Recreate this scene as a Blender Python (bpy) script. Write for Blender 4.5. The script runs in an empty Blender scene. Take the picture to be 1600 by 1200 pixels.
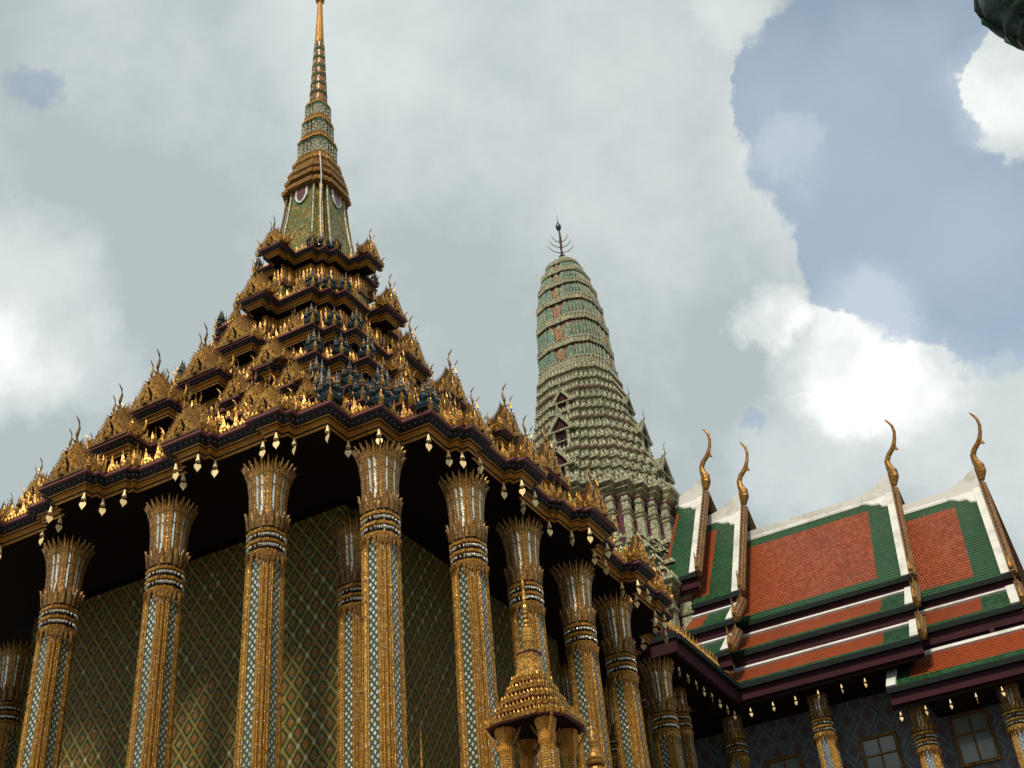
import bpy, math, random
from mathutils import Vector, Matrix
random.seed(7)
C = bpy.context.scene.collection
scn = bpy.context.scene
S = 14.0            # metres per layout unit
EYE = 1.6           # eye height above the ground

# ------------------------------------------------------------------ camera
cam = bpy.data.cameras.new('camera'); camo = bpy.data.objects.new('camera', cam); C.objects.link(camo)
R0 = Vector((0.8700685931881674, 0.48686748910262656, -0.07707587951147209))
R1 = Vector((0.3367659556740643, -0.4729296757254158, 0.8142028082223662))
R2 = Vector((-0.35995740615591915, 0.7343688241429894, 0.5754416528896269))
M = Matrix((R0, R1, -R2)).transposed().to_4x4(); M.translation = Vector((0, 0, EYE))
camo.matrix_world = M
cam.sensor_width = 36; cam.lens = 36*1956.947/1600
cam.clip_start = 0.1; cam.clip_end = 5000
scn.camera = camo
scn.render.resolution_x = 1024; scn.render.resolution_y = 768

# ------------------------------------------------------------------ sun, sky, exposure
SUN_EL, SUN_AZ = math.radians(50), math.radians(164)     # azimuth clockwise from +Y : from behind the viewer
sd = bpy.data.lights.new('sun', 'SUN'); sd.energy = 3.2; sd.angle = math.radians(8); sd.color = (1, .89, .70)
so = bpy.data.objects.new('sun', sd); C.objects.link(so)
sv = Vector((math.sin(SUN_AZ)*math.cos(SUN_EL), math.cos(SUN_AZ)*math.cos(SUN_EL), math.sin(SUN_EL)))
so.rotation_euler = sv.to_track_quat('Z', 'Y').to_euler()
scn.view_settings.view_transform = 'Standard'; scn.view_settings.look = 'None'
scn.view_settings.exposure = 0.12; scn.view_settings.gamma = 1

world = bpy.data.worlds.new('World'); scn.world = world; world.use_nodes = True
def build_world():
    nt = world.node_tree; n = nt.nodes; l = nt.links; n.clear()
    out = n.new('ShaderNodeOutputWorld'); mix = n.new('ShaderNodeMixShader')
    sky = n.new('ShaderNodeTexSky'); sky.sky_type = 'NISHITA'; sky.sun_disc = False
    sky.sun_elevation = SUN_EL; sky.sun_rotation = SUN_AZ; sky.dust_density = 1.5; sky.air_density = 1.5; sky.ozone_density = .6
    b1 = n.new('ShaderNodeBackground'); b1.inputs[1].default_value = SKY_STRENGTH
    l.new(sky.outputs[0], b1.inputs[0])
    b2 = n.new('ShaderNodeBackground'); b2.inputs[1].default_value = 1.0
    geo = n.new('ShaderNodeTexCoord')
    def math_(op, a, b=None, clamp=False):
        m = n.new('ShaderNodeMath'); m.operation = op; m.use_clamp = clamp
        for i, v in enumerate((a, b)):
            if v is None: continue
            if hasattr(v, 'links'): l.new(v, m.inputs[i])
            else: m.inputs[i].default_value = v
        return m.outputs[0]
    def noise(scale, detail, rough, off):
        mp = n.new('ShaderNodeMapping'); mp.inputs['Location'].default_value = off
        l.new(geo.outputs['Generated'], mp.inputs[0])
        t = n.new('ShaderNodeTexNoise'); t.inputs['Scale'].default_value = scale; t.inputs['Detail'].default_value = detail
        t.inputs['Roughness'].default_value = rough; l.new(mp.outputs[0], t.inputs['Vector']); return t.outputs['Fac'], t.outputs['Color']
    # warped direction for billowing edges
    _, wc = noise(8.0, 10, .66, (3.1, 1.7, 5.2))
    sub = n.new('ShaderNodeVectorMath'); sub.operation = 'SUBTRACT'; l.new(wc, sub.inputs[0]); sub.inputs[1].default_value = (.5, .5, .5)
    sc = n.new('ShaderNodeVectorMath'); sc.operation = 'SCALE'; l.new(sub.outputs[0], sc.inputs[0]); sc.inputs['Scale'].default_value = .11
    ad = n.new('ShaderNodeVectorMath'); ad.operation = 'ADD'; l.new(geo.outputs['Generated'], ad.inputs[0]); l.new(sc.outputs[0], ad.inputs[1])
    nm = n.new('ShaderNodeVectorMath'); nm.operation = 'NORMALIZE'; l.new(ad.outputs[0], nm.inputs[0])
    def blob(direction, r_in, r_out, w):
        d = n.new('ShaderNodeVectorMath'); d.operation = 'DOT_PRODUCT'; l.new(nm.outputs[0], d.inputs[0])
        d.inputs[1].default_value = Vector(direction).normalized()
        m = n.new('ShaderNodeMapRange'); m.interpolation_type = 'SMOOTHSTEP'
        m.inputs['From Min'].default_value = math.cos(r_out); m.inputs['From Max'].default_value = math.cos(r_in)
        m.inputs['To Min'].default_value = 0; m.inputs['To Max'].default_value = w
        l.new(d.outputs['Value'], m.inputs['Value']); return m.outputs[0]
    def total(lst, start):
        acc = start
        for b in lst: acc = math_('ADD', acc, blob(*b))
        return acc
    cover = total(SKY_GAPS, 1.0)
    fa, _ = noise(9, 8, .6, (0, 0, 0))
    cover = math_('ADD', cover, math_('MULTIPLY', math_('SUBTRACT', fa, .5), .7))
    mr = n.new('ShaderNodeMapRange'); mr.interpolation_type = 'SMOOTHSTEP'
    mr.inputs['From Min'].default_value = .38; mr.inputs['From Max'].default_value = .68
    l.new(cover, mr.inputs['Value']); mr.inputs['To Min'].default_value = .42
    # cloud brightness: grey undersides, sunlit white cumulus
    bright = total(SKY_BRIGHT, .0)
    fb, _ = noise(8.5, 9, .62, (8, 2, 1)); fc, _ = noise(2.2, 4, .5, (1, 9, 4))
    bright = math_('ADD', bright, math_('MULTIPLY', math_('SUBTRACT', fb, .5), 1.0))
    bright = math_('ADD', bright, math_('MULTIPLY', math_('SUBTRACT', fc, .5), .35))
    cr = n.new('ShaderNodeValToRGB'); e = cr.color_ramp.elements
    e[0].position = 0.0; e[0].color = (.43, .49, .50, 1); e[1].position = 1.0; e[1].color = (.93, .95, .92, 1)
    k = cr.color_ramp.elements.new(.35); k.color = (.57, .63, .63, 1)
    k = cr.color_ramp.elements.new(.7); k.color = (.70, .75, .74, 1)
    l.new(bright, cr.inputs[0]); l.new(cr.outputs[0], b2.inputs[0])
    l.new(mr.outputs[0], mix.inputs[0]); l.new(b1.outputs[0], mix.inputs[1]); l.new(b2.outputs[0], mix.inputs[2])
    l.new(mix.outputs[0], out.inputs[0])
SKY_STRENGTH = 0.15
def az(px, py):      # direction of a point of the sky, as measured in the photograph
    return R0*((px-800)/1956.947) - R1*((py-600)/1956.947) + R2
G = 1/1956.947
SKY_GAPS = [(az(1330, 20), 40*G, 130*G, -.6), (az(1450, 20), 30*G, 110*G, -.75), (az(1180, 140), 8*G, 60*G, -.45), (az(1330, 230), 60*G, 190*G, -.95), (az(1420, 380), 70*G, 190*G, -.9), (az(1240, 130), 30*G, 130*G, -.7),
            (az(1480, 120), 20*G, 130*G, -.75), (az(1540, 400), 60*G, 160*G, -.75), (az(1290, 420), 20*G, 95*G, -.6),
            (az(1570, 560), 15*G, 70*G, -.55), (az(1172, 655), 3*G, 34*G, -.50), (az(45, 150), 8*G, 66*G, -.56),
            (az(1600, 250), 20*G, 110*G, -.35), (az(1390, 150), 2*G, 46*G, .62), (az(1590, 110), 10*G, 90*G, .8)]
SKY_BRIGHT = [(az(800, 250), 60*G, 560*G, .28), (az(-10, 480), 60*G, 190*G, .55), (az(20, 590), 20*G, 110*G, .35), (az(160, 560), 8*G, 80*G, .30),
              (az(1330, 540), 40*G, 150*G, .80), (az(1450, 590), 20*G, 110*G, .45), (az(1185, 500), 8*G, 70*G, .75), (az(1200, 600), 10*G, 90*G, -.18), (az(1560, 690), 60*G, 200*G, .45),
              (az(1240, 240), 6*G, 75*G, .42), (az(1140, 20), 10*G, 90*G, .42), (az(1400, 280), 120*G, 300*G, .45), (az(1580, 130), 20*G, 120*G, .6), (az(1420, 660), 20*G, 100*G, -.12),
              (az(1250, 700), 30*G, 150*G, .42), (az(1400, 660), 20*G, 120*G, .25), (az(720, 560), 60*G, 330*G, -.22), (az(1080, 560), 20*G, 130*G, -.10), (az(240, 420), 30*G, 260*G, -.12),
              (az(560, 60), 10*G, 200*G, .26), (az(330, 60), 10*G, 280*G, .16), (az(1000, 330), 20*G, 190*G, .10)]
build_world()

# ------------------------------------------------------------------ materials
def mat(name, base=(.5, .5, .5), rough=.5, metal=0.0, spec=.5):
    m = bpy.data.materials.new(name); m.use_nodes = True
    b = m.node_tree.nodes['Principled BSDF']
    b.inputs['Base Color'].default_value = (*base, 1); b.inputs['Roughness'].default_value = rough
    b.inputs['Metallic'].default_value = metal
    b.inputs['Specular IOR Level'].default_value = spec
    return m
class NT:
    def __init__(s, m):
        s.m = m; s.t = m.node_tree; s.n = s.t.nodes; s.l = s.t.links; s.b = s.n['Principled BSDF']
    def new(s, k, **kw):
        o = s.n.new(k)
        for a, v in kw.items(): setattr(o, a, v)
        return o
    def uv(s): return s.new('ShaderNodeUVMap', uv_map='UVMap').outputs[0]
    def math(s, op, a, b=None, c=None, clamp=False):
        m = s.new('ShaderNodeMath', operation=op); m.use_clamp = clamp
        for i, v in enumerate((a, b, c)):
            if v is None: continue
            if hasattr(v, 'links'): s.l.new(v, m.inputs[i])
            else: m.inputs[i].default_value = v
        return m.outputs[0]
    def mix(s, f, a, b):
        m = s.new('ShaderNodeMix', data_type='RGBA')
        for i, v in ((0, f), (6, a), (7, b)):
            if hasattr(v, 'links'): s.l.new(v, m.inputs[i])
            elif i == 0: m.inputs[0].default_value = v
            else: m.inputs[i].default_value = (*v, 1)
        return m.outputs[2]
    def noise(s, scale, detail=3, rough=.55, vec=None, col=False):
        t = s.new('ShaderNodeTexNoise'); t.inputs['Scale'].default_value = scale
        t.inputs['Detail'].default_value = detail; t.inputs['Roughness'].default_value = rough
        if vec is None:
            oi = s.new('ShaderNodeObjectInfo'); vm = s.new('ShaderNodeVectorMath', operation='MULTIPLY_ADD')
            s.l.new(oi.outputs['Random'], vm.inputs[0]); vm.inputs[1].default_value = (71, 37, 53)
            s.l.new(s.new('ShaderNodeTexCoord').outputs['Object'], vm.inputs[2]); vec = vm.outputs[0]
        s.l.new(vec, t.inputs['Vector']); return t.outputs['Color' if col else 'Fac']
    def vor(s, scale, vec, feature='F1', out='Color', rnd=1.0):
        t = s.new('ShaderNodeTexVoronoi', feature=feature); t.inputs['Scale'].default_value = scale
        t.inputs['Randomness'].default_value = rnd
        s.l.new(vec, t.inputs['Vector']); return t.outputs[out]
    def ramp(s, f, *st):
        r = s.new('ShaderNodeValToRGB'); e = r.color_ramp.elements
        e[0].position, e[0].color = st[0][0], (*st[0][1], 1); e[1].position, e[1].color = st[-1][0], (*st[-1][1], 1)
        for p, c in st[1:-1]: x = e.new(p); x.color = (*c, 1)
        s.l.new(f, r.inputs[0]); return r.outputs[0]
    def base(s, v): s.l.new(v, s.b.inputs['Base Color'])
    def rough(s, v): s.l.new(v, s.b.inputs['Roughness'])
    def metal(s, v): s.l.new(v, s.b.inputs['Metallic'])
    def bump(s, h, st=.5, dist=.02):
        b = s.new('ShaderNodeBump'); b.inputs['Strength'].default_value = st; b.inputs['Distance'].default_value = dist
        s.l.new(h, b.inputs['Height']); s.l.new(b.outputs[0], s.b.inputs['Normal'])
    def sep(s, v):
        q = s.new('ShaderNodeSeparateXYZ'); s.l.new(v, q.inputs[0]); return q.outputs
    def comb(s, x, y, z=0.0):
        q = s.new('ShaderNodeCombineXYZ')
        for i, v in enumerate((x, y, z)):
            if hasattr(v, 'links'): s.l.new(v, q.inputs[i])
            else: q.inputs[i].default_value = v
        return q.outputs[0]

def gold_mat(name, c1, c2, tile=26, metal=.55, rough=.42, dark=(.10, .045, .012)):
    m = mat(name, rough=rough); t = NT(m)
    uv = t.uv()
    v = t.vor(tile, uv); e = t.vor(tile, uv, 'DISTANCE_TO_EDGE', 'Distance')
    s0 = t.sep(v)[0]
    big = t.noise(1.3, 4, .6)
    col = t.mix(s0, c1, c2)
    col = t.mix(t.math('MULTIPLY', t.ramp(big, (.42, (0, 0, 0)), (.72, (1, 1, 1))), .55), col, dark)
    col = t.mix(t.math('LESS_THAN', e, .06), col, dark)
    t.base(col); t.b.inputs['Metallic'].default_value = metal
    t.rough(t.math('MULTIPLY_ADD', s0, .3, rough-.12))
    # every glass or leaf tile sits at its own slight angle
    t.bump(t.math('ADD', t.math('MULTIPLY', s0, .6), t.math('MULTIPLY', t.noise(9, 3), .8)), .55, .05)
    return m
GOLD = gold_mat('gilded_mosaic', (.50, .26, .05), (.26, .12, .025), 20)
GOLD2 = gold_mat('weathered_gilding', (.34, .19, .05), (.17, .09, .028), 14, .45, .5)
GOLDB = gold_mat('bright_gilding', (.70, .39, .07), (.45, .22, .035), 14, .6, .36, (.13, .055, .012))
GOLDP = gold_mat('plain_gold_paint', (.66, .31, .045), (.56, .25, .032), 20, .35, .45, (.30, .13, .02))

def column_gold():
    m = mat('column_gilding', rough=.4); t = NT(m); uv = t.uv(); q = t.sep(uv)
    # tiny rows of square glass tiles with the odd white chip
    sc = t.comb(t.math('MULTIPLY', q[0], 26), t.math('MULTIPLY', q[1], 26))
    v = t.vor(1, sc, rnd=.25); s0 = t.sep(v)
    d = t.vor(1, sc, out='Distance', rnd=.25)
    col = t.mix(s0[0], (.68, .38, .062), (.38, .19, .030))
    col = t.mix(t.math('MULTIPLY', t.math('GREATER_THAN', d, .40), .7), col, (.12, .045, .012))
    chip = t.math('MULTIPLY', t.math('GREATER_THAN', s0[1], .885), t.math('LESS_THAN', d, .30))
    stain = t.ramp(t.noise(.9, 5, .65), (.45, (0, 0, 0)), (.75, (1, 1, 1)))
    col = t.mix(t.math('MULTIPLY', stain, .4), col, (.20, .10, .025))
    col = t.mix(chip, col, (.85, .85, .78))
    t.base(col); t.metal(t.math('SUBTRACT', .55, t.math('MULTIPLY', chip, .4)))
    t.rough(t.math('MULTIPLY_ADD', s0[2], .3, .28))
    t.bump(t.math('ADD', t.math('MULTIPLY', s0[0], .5), t.math('MULTIPLY', d, -.8)), .5, .02)
    return m
COLG = column_gold()

def diamond_strip(name, ground, lozenge, sx, sy, glint=(.86, .90, .86), thr=.16):
    """lozenges of mirror glass on a dark mosaic ground"""
    m = mat(name, rough=.3); t = NT(m); uv = t.uv(); q = t.sep(uv)
    u = t.math('MULTIPLY', q[0], sx); v = t.math('MULTIPLY', q[1], sy)
    a = t.math('PINGPONG', t.math('ADD', u, v), .5); b = t.math('PINGPONG', t.math('SUBTRACT', u, v), .5)
    mn = t.math('MINIMUM', a, b)
    inside = t.math('GREATER_THAN', mn, thr)
    cell = t.vor(1, t.comb(t.math('FLOOR', t.math('ADD', u, v)), t.math('FLOOR', t.math('SUBTRACT', u, v))), rnd=0)
    rnd = t.new('ShaderNodeTexWhiteNoise', noise_dimensions='2D')
    t.l.new(t.comb(t.math('ROUND', t.math('ADD', u, v)), t.math('ROUND', t.math('SUBTRACT', u, v))), rnd.inputs['Vector'])
    loz = t.mix(t.math('MULTIPLY', rnd.outputs[0], .75), glint, lozenge)
    outl = t.math('LESS_THAN', mn, .02)
    col = t.mix(inside, ground, loz); col = t.mix(outl, col, (.26, .15, .04))
    dirt = t.ramp(t.noise(.7, 4, .6), (.42, (0, 0, 0)), (.66, (1, 1, 1)))
    col = t.mix(t.math('MULTIPLY', dirt, .55), col, (.06, .06, .035))
    t.base(col); t.metal(t.math('MULTIPLY', inside, .45))
    t.rough(t.math('MULTIPLY_ADD', rnd.outputs[0], .4, .12))
    t.bump(t.math('ADD', t.math('MULTIPLY', inside, .6), t.math('MULTIPLY', rnd.outputs[0], .4)), .5, .02)
    return m
MOSAIC = diamond_strip('white_lozenge_mosaic', (.010, .042, .018), (.26, .33, .24), 8.6, 6.4, thr=.215)
MOSAICB = diamond_strip('blue_white_mosaic', (.13, .17, .21), (.30, .36, .41), 8.5, 6.5, (.46, .54, .60))

def wall_mosaic():
    m = mat('green_gold_diaper_wall', rough=.45); t = NT(m); uv = t.uv(); q = t.sep(uv)
    u = t.math('MULTIPLY', q[0], 2.65); v = t.math('MULTIPLY', q[1], 1.92)
    a = t.math('PINGPONG', t.math('ADD', u, v), .5); b = t.math('PINGPONG', t.math('SUBTRACT', u, v), .5)
    mn = t.math('MINIMUM', a, b); mx = t.math('MAXIMUM', a, b)
    rnd = t.new('ShaderNodeTexWhiteNoise', noise_dimensions='2D')
    t.l.new(t.comb(t.math('ROUND', t.math('ADD', u, v)), t.math('ROUND', t.math('SUBTRACT', u, v))), rnd.inputs['Vector'])
    lattice = t.math('LESS_THAN', mn, .085)
    node = t.math('LESS_THAN', mx, .13)
    centre = t.math('GREATER_THAN', mn, .25)
    ring = t.math('MULTIPLY', t.math('GREATER_THAN', mn, .185), t.math('LESS_THAN', mn, .25))
    tint = t.noise(.55, 4, .6)
    col = t.mix(tint, (.018, .072, .014), (.060, .090, .018))
    col = t.mix(ring, col, (.018, .03, .022))
    col = t.mix(centre, col, t.mix(rnd.outputs[0], (.25, .115, .020), (.15, .085, .018)))
    col = t.mix(lattice, col, (.27, .165, .035)); col = t.mix(t.math('MULTIPLY', node, t.math('GREATER_THAN', t.noise(.8, 3), .52)), col, (.40, .40, .27))
    chip = t.sep(t.vor(22, uv))[0]
    col = t.mix(t.math('MULTIPLY', t.math('GREATER_THAN', chip, .97), .4), col, (.4, .38, .24))
    t.base(col); t.b.inputs['Metallic'].default_value = .15; t.b.inputs['Specular IOR Level'].default_value = .3
    t.rough(t.math('MULTIPLY_ADD', chip, .35, .38))
    t.bump(t.math('ADD', t.math('ADD', lattice, centre), t.math('MULTIPLY', chip, .6)), .9, .05)
    return m
WALL = wall_mosaic()

def blue_wall():
    m = mat('grey_blue_diaper_wall', rough=.5); t = NT(m); uv = t.uv(); q = t.sep(uv)
    u = t.math('MULTIPLY', q[0], 1.45); v = t.math('MULTIPLY', q[1], 1.05)
    a = t.math('PINGPONG', t.math('ADD', u, v), .5); b = t.math('PINGPONG', t.math('SUBTRACT', u, v), .5)
    mn = t.math('MINIMUM', a, b)
    l1 = t.math('MULTIPLY', t.math('GREATER_THAN', mn, .09), t.math('LESS_THAN', mn, .17))
    c1 = t.math('GREATER_THAN', mn, .33)
    chip = t.sep(t.vor(16, uv))[0]
    col = t.mix(chip, (.085, .098, .118), (.135, .155, .180))
    col = t.mix(t.math('MULTIPLY', l1, .75), col, (.24, .27, .29)); col = t.mix(t.math('MULTIPLY', c1, .8), col, (.14, .07, .055))
    t.base(col); t.rough(t.math('MULTIPLY_ADD', chip, .4, .3)); t.bump(t.math('ADD', l1, chip), .4, .02)
    return m
BWALL = blue_wall()

def tile_mat(name, c1, c2, c3):
    """small overlapping glazed roof tiles laid in rows"""
    m = mat(name, rough=.38, spec=.16); t = NT(m); uv = t.uv(); q = t.sep(uv)
    rows = t.math('MULTIPLY', q[1], 6.0)
    r = t.math('FLOOR', rows); fr = t.math('FRACT', rows)
    cu = t.math('ADD', t.math('MULTIPLY', q[0], 9.5), t.math('MULTIPLY', r, .5))
    cf = t.math('FLOOR', cu); fu = t.math('PINGPONG', cu, .5)
    rnd = t.new('ShaderNodeTexWhiteNoise', noise_dimensions='2D'); t.l.new(t.comb(cf, r), rnd.inputs['Vector'])
    col = t.mix(rnd.outputs[0], c1, c2)
    col = t.mix(t.math('MULTIPLY', t.math('GREATER_THAN', t.sep(rnd.outputs[1])[1], .95), .45), col, c3)
    grime = t.ramp(t.noise(.45, 6, .68), (.40, (0, 0, 0)), (.74, (1, 1, 1)))
    col = t.mix(t.math('MULTIPLY', grime, .50), col, c3)
    seam = t.math('LESS_THAN', fr, .24)
    col = t.mix(t.math('MULTIPLY', seam, .85), col, (c3[0]*.4, c3[1]*.4, c3[2]*.4))
    t.base(col); t.rough(t.math('MULTIPLY_ADD', rnd.outputs[0], .35, .22))
    h = t.math('ADD', t.math('MULTIPLY', fr, -.9), t.math('ADD', t.math('MULTIPLY', fu, .8), t.math('MULTIPLY', rnd.outputs[0], .3)))
    t.bump(h, .8, .05)
    return m
ORANGE = tile_mat('orange_glazed_tiles', (.37, .068, .014), (.25, .045, .011), (.13, .036, .014))
GREEN = tile_mat('green_glazed_tiles', (.016, .068, .024), (.028, .10, .038), (.012, .035, .018))

def plaster(name, c, grime=(.35, .34, .30), amt=.6):
    m = mat(name, c, .7); t = NT(m)
    n1 = t.ramp(t.noise(1.1, 7, .7), (.48, (0, 0, 0)), (.70, (1, 1, 1)))
    n2 = t.noise(14, 4, .6)
    t.base(t.mix(t.math('MULTIPLY', n1, amt), t.mix(n2, c, (c[0]*.86, c[1]*.86, c[2]*.86)), grime)); t.bump(n2, .3, .01); return m
WHITE = plaster('white_stucco', (.70, .70, .67), (.30, .29, .25), .75)
PURPLE = plaster('dark_purple_paint', (.052, .015, .021), (.022, .010, .012))
PURPLEG = diamond_strip('purple_lattice_mosaic', (.11, .018, .055), (.13, .03, .07), 4.2, 4.2, (.20, .06, .10))
GUTTER = plaster('dark_green_gutter', (.013, .019, .017), (.022, .026, .024), .5)
for m_ in (PURPLE, GUTTER): m_.node_tree.nodes['Principled BSDF'].inputs['Specular IOR Level'].default_value = .12
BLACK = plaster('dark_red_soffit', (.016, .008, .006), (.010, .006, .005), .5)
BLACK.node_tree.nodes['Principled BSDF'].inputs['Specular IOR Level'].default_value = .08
STONE = plaster('grey_paving_stone', (.13, .125, .115), (.08, .075, .07))
MARBLE = plaster('white_marble', (.22, .215, .20), (.14, .135, .12))

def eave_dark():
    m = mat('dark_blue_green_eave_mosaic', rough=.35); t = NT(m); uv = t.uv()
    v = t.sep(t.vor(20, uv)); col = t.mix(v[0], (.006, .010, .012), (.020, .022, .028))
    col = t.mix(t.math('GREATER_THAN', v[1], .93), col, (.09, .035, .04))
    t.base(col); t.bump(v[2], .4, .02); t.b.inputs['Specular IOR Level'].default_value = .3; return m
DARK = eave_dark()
BEAD = mat('slate_blue_bead', (.085, .08, .105), .25, .2)
PINK = plaster('maroon_edge_paint', (.17, .05, .06), (.08, .03, .03))

def mirror_mat():
    m = mat('silver_mirror_mosaic', rough=.2); t = NT(m); uv = t.uv()
    v = t.sep(t.vor(30, uv)); col = t.mix(v[0], (.86, .88, .84), (.45, .47, .40))
    col = t.mix(t.math('GREATER_THAN', v[1], .8), col, (.20, .14, .05))
    t.base(col); t.b.inputs['Metallic'].default_value = .6; t.rough(t.math('MULTIPLY_ADD', v[2], .4, .08)); t.bump(v[0], .6, .03); return m
MIRROR = mirror_mat()
MIRRORD = diamond_strip('dulled_mirror_mosaic', (.10, .085, .03), (.30, .30, .18), 6, 5, (.62, .63, .52))
def glaze(name, c1, c2, c3, tile=14, rough=.3, metal=.15):
    m = mat(name, rough=rough); t = NT(m); uv = t.uv(); v = t.sep(t.vor(tile, uv)); e = t.vor(tile, uv, 'DISTANCE_TO_EDGE', 'Distance')
    col = t.mix(v[0], c1, c2); col = t.mix(t.math('GREATER_THAN', v[1], .86), col, c3)
    w = t.ramp(t.noise(.9, 5, .65), (.42, (0, 0, 0)), (.74, (1, 1, 1)))
    col = t.mix(t.math('MULTIPLY', w, .45), col, (c1[0]*.5, c1[1]*.5, c1[2]*.45))
    col = t.mix(t.math('LESS_THAN', e, .05), col, (c1[0]*.35, c1[1]*.35, c1[2]*.35))
    t.base(col); t.b.inputs['Metallic'].default_value = metal; t.rough(t.math('MULTIPLY_ADD', v[2], .35, rough-.1)); t.bump(v[0], .5, .04); return m
TEAL = glaze('dark_teal_glass', (.004, .014, .022), (.006, .034, .034), (.012, .012, .055), 26, .2, .1)
SAGE = glaze('sage_green_ceramic', (.30, .29, .18), (.39, .375, .245), (.46, .38, .23), 5, .5, .05)
SAGED = glaze('moss_green_ceramic', (.20, .20, .10), (.29, .28, .15), (.40, .31, .16), 5, .5, .05)
SAGEL = glaze('pale_green_ceramic', (.38, .38, .25), (.48, .47, .32), (.28, .28, .16), 5, .5, .05)
AQUA = glaze('turquoise_ceramic', (.13, .24, .17), (.22, .30, .21), (.36, .35, .22), 6, .4, .05)
TERRA = glaze('terracotta_ceramic', (.42, .15, .045), (.34, .12, .04), (.46, .25, .10), 9, .5, .0)
GSCALE = glaze('green_gold_scale_tiles', (.13, .135, .028), (.36, .235, .045), (.13, .21, .06), 7, .4, .3)
BELLM = mat('pale_gilt_bell_metal', (.86, .64, .33), .42, .2)
LEAFM = mat('gilt_leaf_plate', (.90, .68, .34), .45, .1)
GLASS = mat('grey_window_glass', (.20, .24, .23), .12, .0, .8)
IRON = mat('black_iron', (.03, .03, .03), .5, .6)
LAMPM = glaze('dark_green_bronze', (.010, .035, .022), (.020, .055, .035), (.012, .02, .018), 5, .4, .4)
GROUND = STONE

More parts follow.
